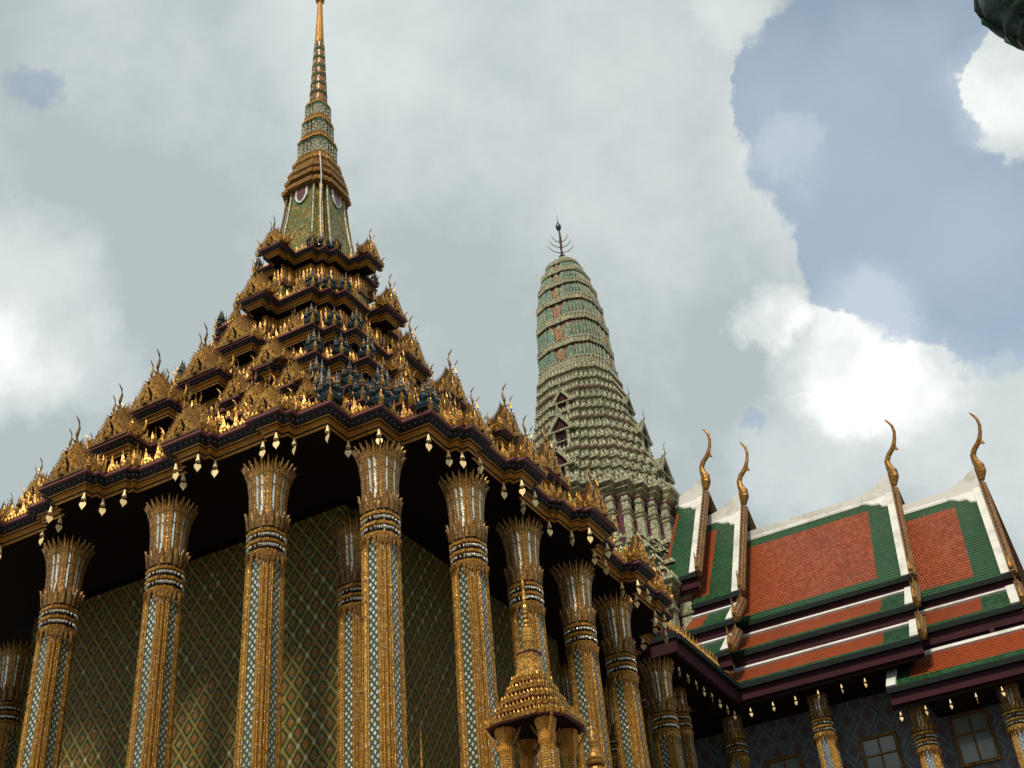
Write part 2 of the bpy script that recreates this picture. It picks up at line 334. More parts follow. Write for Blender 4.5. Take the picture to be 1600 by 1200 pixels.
# ------------------------------------------------------------------ mesh builder (layout units in, metres out)
def W(p): return Vector((p[0]*S, p[1]*S, p[2]*S + EYE))
class MB:
    def __init__(s): s.v = []; s.f = []; s.m = []; s.mats = []
    def mi(s, m):
        if m not in s.mats: s.mats.append(m)
        return s.mats.index(m)
    def add(s, vs, fs, m):
        o = len(s.v); k = s.mi(m); s.v += [tuple(p) for p in vs]
        for f in fs: s.f.append(tuple(i+o for i in f)); s.m.append(k)
    def quad(s, a, b, c, d, m): s.add((a, b, c, d), ((0, 1, 2, 3),), m)
    def box(s, x0, x1, y0, y1, z0, z1, m):
        v = [(x, y, z) for z in (z0, z1) for y in (y0, y1) for x in (x0, x1)]
        s.add(v, ((0, 2, 3, 1), (4, 5, 7, 6), (0, 1, 5, 4), (2, 6, 7, 3), (0, 4, 6, 2), (1, 3, 7, 5)), m)
    def obox(s, c, ax, ay, az_, m):      # oriented box from centre and half axes
        c, ax, ay, az_ = Vector(c), Vector(ax), Vector(ay), Vector(az_)
        v = [c + ax*i + ay*j + az_*k for k in (-1, 1) for j in (-1, 1) for i in (-1, 1)]
        s.add(v, ((0, 2, 3, 1), (4, 5, 7, 6), (0, 1, 5, 4), (2, 6, 7, 3), (0, 4, 6, 2), (1, 3, 7, 5)), m)
    def prism(s, pts, vec, m):           # planar outline pts extruded along vec
        a = [Vector(p) for p in pts]; b = [p + Vector(vec) for p in a]; n = len(a)
        s.add(a+b, [tuple(range(n))[::-1], tuple(range(n, 2*n))] + [(i, (i+1) % n, n+(i+1) % n, n+i) for i in range(n)], m)
    def rings(s, rings, mats, cap0=False, cap1=False):
        n = len(rings[0]); o = len(s.v)
        for r in rings: s.v += [tuple(p) for p in r]
        for k in range(len(rings)-1):
            m = s.mi(mats[k] if isinstance(mats, (list, tuple)) else mats)
            for i in range(n):
                j = (i+1) % n
                s.f.append((o+k*n+i, o+k*n+j, o+(k+1)*n+j, o+(k+1)*n+i)); s.m.append(m)
        mm = mats if not isinstance(mats, (list, tuple)) else mats[0]
        if cap0: s.f.append(tuple(o+i for i in range(n))[::-1]); s.m.append(s.mi(mm))
        mm = mats if not isinstance(mats, (list, tuple)) else mats[-1]
        if cap1: s.f.append(tuple(o+(len(rings)-1)*n+i for i in range(n))); s.m.append(s.mi(mm))
    def lathe(s, prof, m, n=12, c=(0, 0), cap0=False, cap1=False, ms=None):
        rr = [[(c[0]+r*math.cos(2*math.pi*i/n), c[1]+r*math.sin(2*math.pi*i/n), z) for i in range(n)] for r, z in prof]
        s.rings(rr, ms or m, cap0, cap1)
    def tube(s, pts, rad, m, n=6, flat=1.0, up=(0, 0, 1)):
        rr = []; P = [Vector(p) for p in pts]
        for i, p in enumerate(P):
            t = (P[min(i+1, len(P)-1)] - P[max(i-1, 0)]).normalized()
            a = t.cross(Vector(up))
            if a.length < 1e-4: a = t.cross(Vector((1, 0, 0)))
            a.normalize(); b = a.cross(t)
            r = rad[i] if isinstance(rad, (list, tuple)) else rad
            rr.append([p + a*math.cos(2*math.pi*k/n)*r*flat + b*math.sin(2*math.pi*k/n)*r for k in range(n)])
        s.rings(rr, m, True, True)
    def leaf(s, p, d, w, h, m, bulge=.35, lean=0.0):  # upright pointed leaf facing outward d
        p = Vector(p); d = Vector(d).normalized(); t = Vector((-d.y, d.x, 0)); u = Vector((0, 0, 1)) + d*lean
        b = w*bulge
        v = [p - t*w*.35, p + t*w*.35, p + t*w*.5 + u*h*.38, p + u*h, p - t*w*.5 + u*h*.38,
             p + d*b + u*h*.36, p - d*b*.6 + u*h*.36]
        s.add(v, ((0, 1, 5), (1, 2, 5), (2, 3, 5), (3, 4, 5), (4, 0, 5), (1, 0, 6), (2, 1, 6), (3, 2, 6), (4, 3, 6), (0, 4, 6)), m)
    def bead(s, p, r, m, hz=1.0):
        x, y, z = p; q = r*hz
        s.add([(x+r, y, z), (x, y+r, z), (x-r, y, z), (x, y-r, z), (x, y, z+q), (x, y, z-q)],
              ((0, 1, 4), (1, 2, 4), (2, 3, 4), (3, 0, 4), (1, 0, 5), (2, 1, 5), (3, 2, 5), (0, 3, 5)), m)
    def sweep(s, poly, prof, mats):      # closed plan polygon (CCW), profile of (inset, z)
        s.rings([[(x, y, z) for x, y in inset(poly, o)] for o, z in prof], mats)
    def fill(s, poly, z, m, flip=False):
        o = len(s.v); s.v += [(x, y, z) for x, y in poly]; idx = tuple(range(o, o+len(poly)))
        s.f.append(idx[::-1] if flip else idx); s.m.append(s.mi(m))
    def row(s, poly, z, step, w, h, m, lean=0.0, kind='leaf', skip=None):
        n = len(poly)
        for i in range(n):
            a, b = Vector(poly[i]), Vector(poly[(i+1) % n]); e = b - a; L = e.length
            if L < 1e-6: continue
            e /= L; nor = (e.y, -e.x, 0); k = max(1, round(L/step))
            for j in range(k):
                p = a + e*(L*(j+.5)/k)
                if skip and skip(p, nor): continue
                q = step*.5
                if kind == 'leaf': s.leaf((p.x, p.y, z), nor, w, h, m, lean=lean)
                else: s.bead((p.x, p.y, z), w, m, h)
    def build(s, name, parent=None, origin=None, local=False, smooth=False, uvscale=1.0):
        me = bpy.data.meshes.new(name)
        if local: vs = [(x*S, y*S, z*S) for x, y, z in s.v]
        else:
            vs = [W(p) for p in s.v]
            if parent is not None: off = wloc(parent); vs = [tuple(p - off) for p in vs]
            elif origin is not None: off = W(origin); vs = [tuple(p - off) for p in vs]
        me.from_pydata([tuple(p) for p in vs], [], s.f); 
        for m in s.mats: me.materials.append(m)
        me.polygons.foreach_set('material_index', s.m)
        if smooth: me.polygons.foreach_set('use_smooth', [True]*len(s.f))
        me.update()
        uvl = me.uv_layers.new(name='UVMap'); V = me.vertices
        for p in me.polygons:
            nx, ny, nz = p.normal; ax, ay = abs(nx), abs(ny)
            hl = math.hypot(nx, ny)
            if abs(nz) > .93 or hl < 1e-6:
                for li in p.loop_indices:
                    c = V[me.loops[li].vertex_index].co; uvl.data[li].uv = (c.x, c.y)
            else:     # u runs level along the face, v runs up the slope
                tx, ty = -ny/hl, nx/hl
                if ax > ay*.9 and ax < ay*1.1: pass
                ux, uy, uz = -nz*nx/hl, -nz*ny/hl, hl
                for li in p.loop_indices:
                    c = V[me.loops[li].vertex_index].co
                    uvl.data[li].uv = (c.x*tx + c.y*ty, c.x*ux + c.y*uy + c.z*uz)
        o = bpy.data.objects.new(name, me); C.objects.link(o)
        if parent is not None: o.parent = parent
        elif origin is not None and not local: o.location = W(origin)
        return o
def wloc(o):
    v = Vector((0, 0, 0))
    while o is not None: v = v + o.location; o = o.parent
    return v
def inset(poly, d):
    n = len(poly); out = []
    for i in range(n):
        a, b, c = Vector(poly[i-1]), Vector(poly[i]), Vector(poly[(i+1) % n])
        e1 = (b-a).normalized(); e2 = (c-b).normalized()
        n1 = Vector((-e1.y, e1.x)); n2 = Vector((-e2.y, e2.x)); k = 1 + n1.dot(n2)
        if k < 1e-4: out.append(tuple(b)); continue
        out.append(tuple(b + (n1+n2)*(d/k)))
    return out
def octant_plan(oct_, c=(0, 0)):
    """oct_: (u, b) from face centre to the corner; mirrored into a closed CCW plan"""
    half = [(u, b) for u, b in oct_]
    face = [(-u, b) for u, b in half[::-1] if u > 1e-9] + [(u, b) for u, b in half if u > 1e-9]  # along the front face
    pts = []
    for k in range(4):
        # front face is -Y; u to the right (+X)
        q = [(u, -b) for u, b in face]
        if abs(face[-1][0] - face[-1][1]) < 1e-9: q = q[:-1]
        an = k*math.pi/2; ca, sa = round(math.cos(an)), round(math.sin(an))
        pts += [(c[0] + x*ca - y*sa, c[1] + x*sa + y*ca) for x, y in q]
    return pts
def plan_from_faces(oct_, c):
    """oct_: vertices of half a face from the centre outwards, last one = the diagonal corner (e, e)"""
    right = list(oct_)                       # (u,b), u>0
    left = [(-u, b) for u, b in right[::-1]]
    face = left + right                      # starts and ends on a diagonal corner
    face = face[:-1]                         # the next face starts with that corner
    pts = []
    for k in range(4):
        an = k*math.pi/2; ca, sa = round(math.cos(an)), round(math.sin(an))
        pts += [(c[0] + u*ca + b*sa, c[1] + u*sa - b*ca) for u, b in face]
    return pts
def redent(h, cut, steps, c):
    """square of half side h whose corners are cut back in small right-angled steps"""
    o = []; d = cut/steps
    x = h - cut; y = h
    o.append((x, y))
    for i in range(steps):
        if i < steps: y2 = y - d
        # step in, then along, keeping the stair on the diagonal
        if abs((x) - (y2)) < 1e-9: o.append((x, y2)); break
        o.append((x, y2)); x += d
        if x > y2 - 1e-9: o.append((y2, y2)); break
        o.append((x, y2)); y = y2
    return o
def stair(h, w, n, ratio=.8):
    """half face: flat to w at depth h, then n steps down to the diagonal corner e = h*ratio"""
    e = h*ratio; o = [(w, h)]
    for i in range(n):
        y = h - (h-e)*(i+1)/n
        o.append((o[-1][0], y))
        x = w + (e-w)*(i+1)/n
        o.append((x, y))
    return o

def tag(o, label=None, cat=None, group=None, kind=None):
    if label: o['label'] = label
    if cat: o['category'] = cat
    if group: o['group'] = group
    if kind: o['kind'] = kind
    return o
def empty(name, p, label, cat, group=None, rz=0):
    o = bpy.data.objects.new(name, None); C.objects.link(o); o.location = W(p); o.rotation_euler = (0, 0, rz)
    o.empty_display_size = .3
    return tag(o, label, cat, group)
def put(proto, parent, p, rz=0, sc=1.0, name=None):
    """copy of a part (and its sub-parts) placed at layout point p under parent"""
    o = proto.copy(); C.objects.link(o); o.parent = parent
    o.location = W(p) - wloc(parent); o.rotation_euler = (0, 0, rz)
    o.scale = (sc, sc, sc) if not isinstance(sc, tuple) else sc
    for ch in proto.children:
        c = ch.copy(); C.objects.link(c); c.parent = o
    return o
def drop(*roots):                       # take the pattern object out of the scene once it has been copied
    for r in roots:
        for ch in list(r.children): bpy.data.objects.remove(ch)
        bpy.data.objects.remove(r)

# ================================================================== GROUND
m = MB(); m.box(-60, 60, -60, 60, -1.6/S-.5, -1.6/S, GROUND)
g = m.build('ground', None); tag(g, kind='structure')
CX, CY = -1.2884, 1.7005      # centre of the gilded hall
PX, PY = -1.280, 3.107        # crossing of the tiled hall
TZ = .20
m = MB()
m.box(CX-.72, CX+.72, CY-.72, CY+.72, -1.6/S-.01, TZ-.004, MARBLE)
m.box(CX-.75, CX+.75, CY-.75, CY+.75, TZ-.03, TZ-.012, MARBLE)
m.box(PX-1.4, PX+1.4, CY+.765, PY+1.4, -1.6/S-.01, TZ+.02, MARBLE)
t_ = m.build('terrace', None); tag(t_, kind='structure')

# ================================================================== GILDED HALL (square, seven-tiered roof and spire)
HALL = empty('gilded_hall', (CX, CY, TZ), 'square gilded temple hall with mosaic columns, tiered roof and tall needle spire', 'temple')
c0 = (CX, CY)
# ---- plans of the seven eaves: half a face, centre to corner
def small(u, b0, b1, du=.009):           # double step between two depths at u
    bm = (b0+b1)/2
    return [(u, b0), (u, bm), (u+du, bm), (u+du, b1)]
P_BASE = small(.049, .6015, .5735) + small(.1005, .5735, .5590) + small(.166, .559, .5855)[:] + small(.2481, .5855, .5590) \
    + [(.3100, .5590), (.3100, .5660)] + small(.3700, .5660, .5400, .0115)
P_BASE += [(P_BASE[-1][0]+.004, .5400), (P_BASE[-1][0]+.004, .5390), (.4379, .5390), (.4379, .4897), (.4897, .4897)]
def tier_plan(e, d, bays):
    """bays: list of (u0,u1,b) projecting beyond the base line e+d; a centre bay has u0=0"""
    base = e + d; o = []
    for u0, u1, b in bays:
        if u0 > 0: o += [(u0, base), (u0, b)]
        s_ = .006 if e < .2 else .009
        o += [(u1-s_, b), (u1-s_, (b+base)/2), (u1, (b+base)/2), (u1, base)]
    o += [(e-d, base), (e-d, e), (e, e)]
    return o
TIERS = [  # z, plan, e
    (1.000, P_BASE, .4897),
    (1.105, tier_plan(.392, .043, [(0, .055, .525), (.095, .150, .470), (.205, .255, .468), (.295, .335, .447)]), .392),
    (1.210, tier_plan(.314, .038, [(0, .060, .452), (.105, .155, .395), (.200, .250, .372)]), .314),
    (1.338, tier_plan(.252, .033, [(0, .062, .342), (.095, .148, .303)]), .252),
    (1.466, tier_plan(.194, .029, [(0, .058, .255)]), .194),
    (1.612, tier_plan(.146, .023, [(0, .039, .209)]), .146),
    (1.782, tier_plan(.096, .018, [(0, .034, .160)]), .096)]
SCALE_T = [1, .86, .80, .78, .76, .74, .70]
# ---- ornaments used on every tier (pattern objects, copied) -------------
def make_gable():
    """small gilded gable: nested flame-edged pediment with a hooked finial; 0.1 unit wide, facing -Y"""
    m = MB()
    def face(w, h, y, my, t=.006):
        n = 7
        rake = []
        for i in range(n+1):
            q = i/n; x = -w/2*(1-q)**1.15 if q < 1 else 0; z = h*(q**1.25)
            rake.append((x, z))
        pts = [(x, z) for x, z in rake] + [(-x, z) for x, z in rake[-2::-1]]
        m.prism([(x, y, z) for x, z in pts], (0, .004, 0), my)
        # raised rake border and flame fins
        for sgn in (-1, 1):
            for i in range(n):
                a = Vector((sgn*abs(rake[i][0]), y-.003, rake[i][1])); b = Vector((sgn*abs(rake[i+1][0]), y-.003, rake[i+1][1]))
                d = (b-a); L = d.length; d /= L; nrm = Vector((-d.z*-sgn, 0, d.x*-sgn)) if False else Vector((sgn*abs(d.z), 0, abs(d.x)))
                m.obox((a+b)/2 , d*L*.52, (0, .0035, 0), nrm*.0035, GOLDB)
                for k in range(2):
                    p = a + d*L*(.25+.5*k)
                    f0 = p + nrm*.003; tip = p + nrm*.013 + Vector((sgn*.004, 0, .004)) + d*.003
                    m.add([f0-d*.003, f0+d*.003, f0+Vector((0, .004, 0)), tip], ((0, 1, 3), (1, 2, 3), (2, 0, 3), (0, 2, 1)), GOLD)
            # upturned naga tip at the foot
            x = sgn*w/2
            m.tube([(x, y-.001, .002), (x+sgn*.007, y-.001, .006), (x+sgn*.011, y-.001, .016), (x+sgn*.009, y-.001, .027)],
                   [.004, .0035, .0022, .0005], GOLDB, 5)
    face(.100, .064, .012, GOLD)
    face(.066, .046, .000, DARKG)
    # dark niche with a seated gilded figure-like boss, posts and steps
    m.box(-.011, .011, -.0045, .0, .002, .024, BLACK)
    for sx in (-1, 1):
        m.box(sx*.014-.0025, sx*.014+.0025, -.008, .003, 0, .026, GOLDB)
        m.lathe([(.003, .026), (.0036, .03), (.0012, .036), (.0004, .048)], GOLDB, 6, (sx*.014, -.003))
        m.box(sx*.030-.0025, sx*.030+.0025, -.004, .003, 0, .016, GOLD)
        m.lathe([(.003, .016), (.0034, .02), (.001, .026), (.0004, .034)], GOLD, 6, (sx*.030, -.001))
    m.lathe([(.006, .002), (.0075, .006), (.004, .011), (.0055, .016), (.003, .021), (.001, .030)], GOLDB, 7, (0, -.007))
    m.box(-.04, .04, -.009, .012, -.002, .003, GOLD2)
    # little gabled roof running back to the drum
    m.add([(-.04, .012, .0), (.04, .012, .0), (0, .012, .052), (-.04, .06, .0), (.04, .06, .0), (0, .06, .052)],
          ((0, 3, 5, 2), (1, 2, 5, 4), (3, 4, 5)), GSCALE)
    o = m.build('gable', None, local=True)
    for (y, z, sc_) in ((.012, .060, 1.0), (.0, .042, .8)):
        h = MB()
        pts = [(0, y+.006, z-.014), (0, y+.003, z-.002), (0, y-.003*sc_, z+.010*sc_), (0, y-.004*sc_, z+.022*sc_), (0, y-.001*sc_, z+.036*sc_), (0, y-.003*sc_, z+.046*sc_), (0, y-.010*sc_, z+.054*sc_)]
        h.tube(pts, [.0062*sc_, .0050*sc_, .0036*sc_, .0026*sc_, .0020*sc_, .0016*sc_, .0006], GOLDB if sc_ < 1 else GOLD2, 6)
        h.add([(0.001, y-.006*sc_, z+.008*sc_), (-.001, y-.006*sc_, z+.008*sc_), (0, y-.002*sc_, z+.012*sc_), (0, y-.013*sc_, z+.011*sc_)],
              ((0, 1, 3), (1, 2, 3), (2, 0, 3), (0, 2, 1)), GOLD2)
        ch = h.build('hooked_finial', None, local=True); ch.parent = o
    return o
def make_naga():
    """cluster of three crowned dark glass heads that stands on an eave corner, facing -Y"""
    m = MB()
    m.lathe([(.004, 0), (.013, .001), (.015, .006), (.011, .013), (.007, .020)], TEAL, 8, (0, .002), True)
    for sx, zz, r in ((-.0085, .016, .0048), (0, .021, .0056), (.0085, .016, .0048)):
        m.tube([(sx*.4, .002, .006), (sx*.9, -.003, .012), (sx, -.006, zz)], [.0045, .004, r*.8], TEAL, 6)
        m.lathe([(r*.5, zz-r), (r, zz-r*.3), (r*1.05, zz+r*.4), (r*.8, zz+r), (r*.95, zz+r*1.2), (r*.6, zz+r*1.9), (r*.45, zz+r*2.4), (r*.25, zz+r*3.4), (.0003, zz+r*4.6)],
                TEAL, 7, (sx, -.004), ms=[TEAL, TEAL, TEAL, GOLD2, GOLD2, TEAL, TEAL, TEAL])
        m.bead((sx-.0018, -.004-r*.95, zz+.0012), .0011, MIRROR); m.bead((sx+.0018, -.004-r*.95, zz+.0012), .0011, MIRROR)
        m.add([(sx-.0015, -.004-r*.7, zz-.001), (sx+.0015, -.004-r*.7, zz-.001), (sx, -.004-r*.7, zz-.004), (sx, -.004-r*1.7, zz-.003)],
              ((0, 1, 3), (1, 2, 3), (2, 0, 3), (0, 2, 1)), TEAL)
    for sx in (-1, 1):
        m.add([(sx*.010, .001, .006), (sx*.014, .001, .008), (sx*.012, .004, .008), (sx*.020, -.001, .028)], ((0, 1, 3), (1, 2, 3), (2, 0, 3), (0, 2, 1)), TEAL)
    return m.build('crowned_naga', None, local=True)
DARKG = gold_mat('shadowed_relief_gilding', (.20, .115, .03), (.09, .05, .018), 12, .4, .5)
GABLE = make_gable(); NAGA = make_naga()
GAB_OBJ = []
prev_top = None
for k, (z, oc, e) in enumerate(TIERS):
    poly = plan_from_faces(oc, c0); s_ = SCALE_T[k]
    root = MB()
    # eave: maroon lip, dark mosaic cove, two gilt fillets, soffit
    pr = [(.003, .0015), (0, 0), (0, -.0035), (.003, -.0045), (.0115, -.0125), (.0115, -.0150), (.0140, -.0155), (.0175, -.0170), (.0175, -.0215), (.0200, -.0225), (.0200, -.0270), (.0225, -.0275)]
    pr = [(a*s_, z+b*s_) for a, b in pr]
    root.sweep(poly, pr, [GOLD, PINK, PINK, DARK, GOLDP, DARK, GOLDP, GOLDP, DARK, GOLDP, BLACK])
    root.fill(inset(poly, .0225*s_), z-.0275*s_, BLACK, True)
    root.sweep(poly, [(.003*s_, z+.0015*s_), (.010, z+.004), (.024*s_, z+.018*s_)], [GOLDB, GSCALE])
    root.fill(inset(poly, .024*s_), z+.018*s_, GOLD2)
    root.row(inset(poly, .0015), z+.0012, .0068*(.8+.2*s_), .0052*s_, .0085*s_, GOLDB)
    root.row(inset(poly, .0062*s_), z-.0085*s_, .0100*s_, .0027*s_, 1.0, BEAD, kind='bead')
    root.row(inset(poly, .012), z+.006, .0135*s_, .010*s_, .019*s_, GOLD, lean=.15)
    root.row(inset(poly, .020), z+.012, .024*s_, .011*s_, .034*s_, GOLDB, lean=.1)
    npl = len(poly)
    for i in range(npl):       # curved gilt tips on every outer corner of the eave
        a_, b_, c_ = Vector(poly[i-1]), Vector(poly[i]), Vector(poly[(i+1) % npl])
        if (b_-a_).x*(c_-b_).y - (b_-a_).y*(c_-b_).x <= 0: continue
        o2 = ((b_-a_).normalized() - (c_-b_).normalized()); o2.normalize(); o3 = Vector((o2.x, o2.y, 0)); b3 = Vector((b_.x, b_.y, z+.002)) - o3*.004
        hh = .030*(.75+.25*s_)*random.uniform(.85, 1.2)
        root.tube([b3, b3+o3*.004+Vector((0, 0, hh*.22)), b3+o3*.001+Vector((0, 0, hh*.55)), b3+o3*.004+Vector((0, 0, hh*.8)), b3+o3*.009+Vector((0, 0, hh))], [.0042, .0036, .0024, .0015, .0004], GOLDB, 5)
    eo = root.build('roof_tier', HALL)
    # gables on the bays and crowned nagas on the corner points
    spots = {0: [(0, .600, 1.0), (.208, .5850, .86), (-.208, .5850, .86), (.340, .5650, .74), (-.340, .5650, .74)],
             1: [(0, .524, 1.0), (.122, .469, .76), (-.122, .469, .76), (.230, .466, .76), (-.230, .466, .76), (.315, .445, .5), (-.315, .445, .5)],
             2: [(0, .451, 1.1), (.130, .394, .72), (-.130, .394, .72), (.225, .370, .72), (-.225, .370, .72)],
             3: [(0, .341, 1.1), (.122, .302, .85), (-.122, .302, .85)],
             4: [(0, .254, 1.05), (.112, .222, .6), (-.112, .222, .6)], 5: [(0, .208, .95), (.082, .168, .5), (-.082, .168, .5)], 6: [(0, .159, .80)]}[k]
    for f in range(4):
        an = f*math.pi/2; ca, sa = math.cos(an), math.sin(an)
        for u, b, sc_ in spots:
            b -= .006
            put(GABLE, HALL, (CX + u*ca + b*sa, CY + u*sa - b*ca, z+.003), an, sc_)
        d = oc[-3][1] - e
        ns = (1.3, 1.15, 1.15, 1.1, 1.05, 1.0, .9)[k]
        for (u, b) in ((e, e), (e-d, e+d), (-(e-d), e+d)):
            i_ = .012*s_
            uu = u - math.copysign(i_, u); bb = b - i_
            rz = an + (math.pi/4 if (u, b) == (e, e) else math.copysign(.35, u))
            put(NAGA, HALL, (CX + uu*ca + bb*sa, CY + uu*sa - bb*ca, z+.003), rz, ns)
# ---- drums between the tiers
for k in range(1, 7):
    z, oc, e = TIERS[k]; zb = TIERS[k-1][0]; s_ = SCALE_T[k]
    base_in = .040*s_ + (.010 if k > 3 else 0)
    poly = plan_from_faces([(min(u, e), min(b, e + (b-e)*.75)) for u, b in tier_plan(e, oc[-3][1]-e, [(0, [.05, .05, .055, .055, .052, .037, .032][k], e + (oc[0][1]-e)*.92)])], c0)
    H = z - .0275*s_ - zb
    m = MB()
    zt = z-.0272*s_
    m.sweep(poly, [(base_in*.62, zt), (base_in*.70, zt-.12*H), (base_in*.70, zb+.62*H)], [GOLDP, DARK])
    lo = base_in*.30
    m.sweep(poly, [(base_in*.8, zb+.62*H), (lo, zb+.61*H), (lo, zb+.57*H), (lo+.004*s_, zb+.55*H), (lo+.004*s_, zb+.36*H), (lo-.002, zb+.34*H), (lo-.002, zb+.28*H), (lo+.003, zb+.26*H), (lo+.003, zb+.012)], [BLACK, PINK, DARK, GSCALE, GOLD2, GOLDP, DARK, GSCALE])
    m.row(inset(poly, lo+.001), zb+.605*H, .0145*s_, .0125*s_, .27*H, GOLD)
    m.row(inset(poly, lo-.001), zb+.585*H, .008*s_, .0016, 1.0, GOLDB, kind='bead')
    m.row(inset(poly, lo+.002), zb+.38*H, .013*s_, .010*s_, .015*s_, GOLD)
    m.row(inset(poly, lo-.004), zb+.016, .016*s_, .012*s_, .018*s_, GOLD2)
    o = m.build('drum', HALL)
# ---- bell body, mouldings, lotus rods, rings and needle of the spire
def sq(h, c=c0, n=2): return plan_from_faces(stair(h, h*.52, n, .86), c)
m = MB()
bell = [(.086, 1.786), (.081, 1.80), (.0715, 1.85), (.0635, 1.91), (.0570, 1.97), (.0520, 2.035)]
m.rings([[(x, y, z) for x, y in sq(h)] for h, z in bell], GSCALE)
for f in range(4):      # pale medallions under the mouldings
    an = f*math.pi/2; ca, sa = round(math.cos(an)), round(math.sin(an))
    for (w, hh, dd, mm) in ((.0165, .048, .003, WHITE), (.0115, .042, .0045, PURPLEG)):
        pts = [(-w, 0), (-w, -hh*.55), (-w*.6, -hh*.85), (0, -hh), (w*.6, -hh*.85), (w, -hh*.55), (w, 0)]
        q = [Vector((CX + u*ca + (.0530+.0045*(-t/.05))*sa, CY + u*sa - (.0530+.0045*(-t/.05))*ca, 2.034+t)) for u, t in pts]
        m.prism(q, Vector((sa, -ca, 0))*dd, mm)
    for sx in (-1, 1):
        for kk in range(2):
            u0 = (.60+.28*kk)
            m.tube([(CX + (sx*h*u0)*ca + h*(1.0-.07*kk)*sa, CY + (sx*h*u0)*sa - h*(1.0-.07*kk)*ca, z) for h, z in bell], .0028, SAGEL if kk == 0 else GOLD2, 5)
spire = m.build('spire', HALL)
m = MB()
mold = [(.052, 2.035), (.0660, 2.038), (.0660, 2.050), (.054, 2.056), (.054, 2.066), (.0615, 2.069), (.0615, 2.080), (.0525, 2.084), (.0525, 2.093), (.0560, 2.096), (.0560, 2.106), (.0470, 2.112), (.0460, 2.128), (.0485, 2.131), (.0485, 2.140), (.038, 2.144)]
m.rings([[(x, y, z) for x, y in sq(h)] for h, z in mold], [GOLD, GOLD, BLACK, PINK, GOLDB, GOLD, BLACK, PINK, GOLDB, GOLD, BLACK, GOLD, GOLD, GOLDB, GOLD], cap1=True)
m.build('moulding', spire)
zz = 2.144
for i, (h, L) in enumerate(((.0400, .066), (.0325, .060), (.0262, .056))):
    m = MB()
    m.rings([[(x, y, z) for x, y in sq(hh)] for hh, z in ((h*.80, zz), (h*.74, zz+L), (h*1.0, zz+L+.001), (h*1.0, zz+L+.007), (h*.72, zz+L+.009))], [GOLD2, GOLDP, GOLDP, GOLDP], cap1=True)
    pl = sq(h); n = len(pl)
    used = set()
    for j in range(n):
        a, b = Vector(pl[j]), Vector(pl[(j+1) % n]); Ld = (b-a).length; kk = max(1, round(Ld/.0105))
        for t in range(kk):
            p = a.lerp(b, (t+.5)/kk) if kk > 1 else a.lerp(b, .5)
            p = p.lerp(Vector(c0), .06)
            m.lathe([(.0022, zz), (.0042, zz+.004), (.0046, zz+L*.25), (.0035, zz+L*.55), (.0040, zz+L*.8), (.0025, zz+L*.97)], MIRROR, 6, tuple(p), ms=[GOLD, GOLD, MIRRORD, MIRRORD, GREEN])
    m.build('lotus_rods', spire); zz += L+.009
m = MB(); r = .0255; nr = 7; H = (2.588-zz)/nr
for i in range(nr):
    r0 = .0222 - .0104*i/nr; r1 = .0222 - .0104*(i+1)/nr; a = zz + H*i
    m.lathe([(r0*1.02, a), (r0*1.08, a+H*.08), (r0*1.04, a+H*.22), (r0*.90, a+H*.28), (r1*.92, a+H*.92), (r1*1.02, a+H)], None, 14, c0, ms=[GREEN, GREEN, DARK, TERRA, GOLDP])
    for j in range(14):
        an = 2*math.pi*j/14
        m.tube([(CX+math.cos(an)*r0*.93, CY+math.sin(an)*r0*.93, a+H*.30), (CX+math.cos(an)*r1*.98, CY+math.sin(an)*r1*.98, a+H*.93)], [.0022, .0015], (MIRRORD, GOLD2)[j % 2], 5)
m.build('ring_stack', spire)
m = MB(); m.lathe([(.0115, 2.588), (.0112, 2.60), (.0065, 2.745), (.0060, 2.750), (.0115, 2.757), (.0125, 2.766), (.008, 2.778), (.004, 2.79), (.0055, 2.797), (.002, 2.81), (.0008, 2.90)], None, 12, c0, True, True, ms=[GOLD]+[GOLDP]*9)
m.build('needle', spire)
m = MB()   # white lightning cable running down the spire
cab = [(CX+.040, CY-.044, 2.14), (CX+.056, CY-.058, 2.045), (CX+.056, CY-.060, 1.95), (CX+.072, CY-.075, 1.80), (CX+.10, CY-.098, 1.783)]
m.tube(cab, .0013, WHITE, 5); m.build('cable', spire)

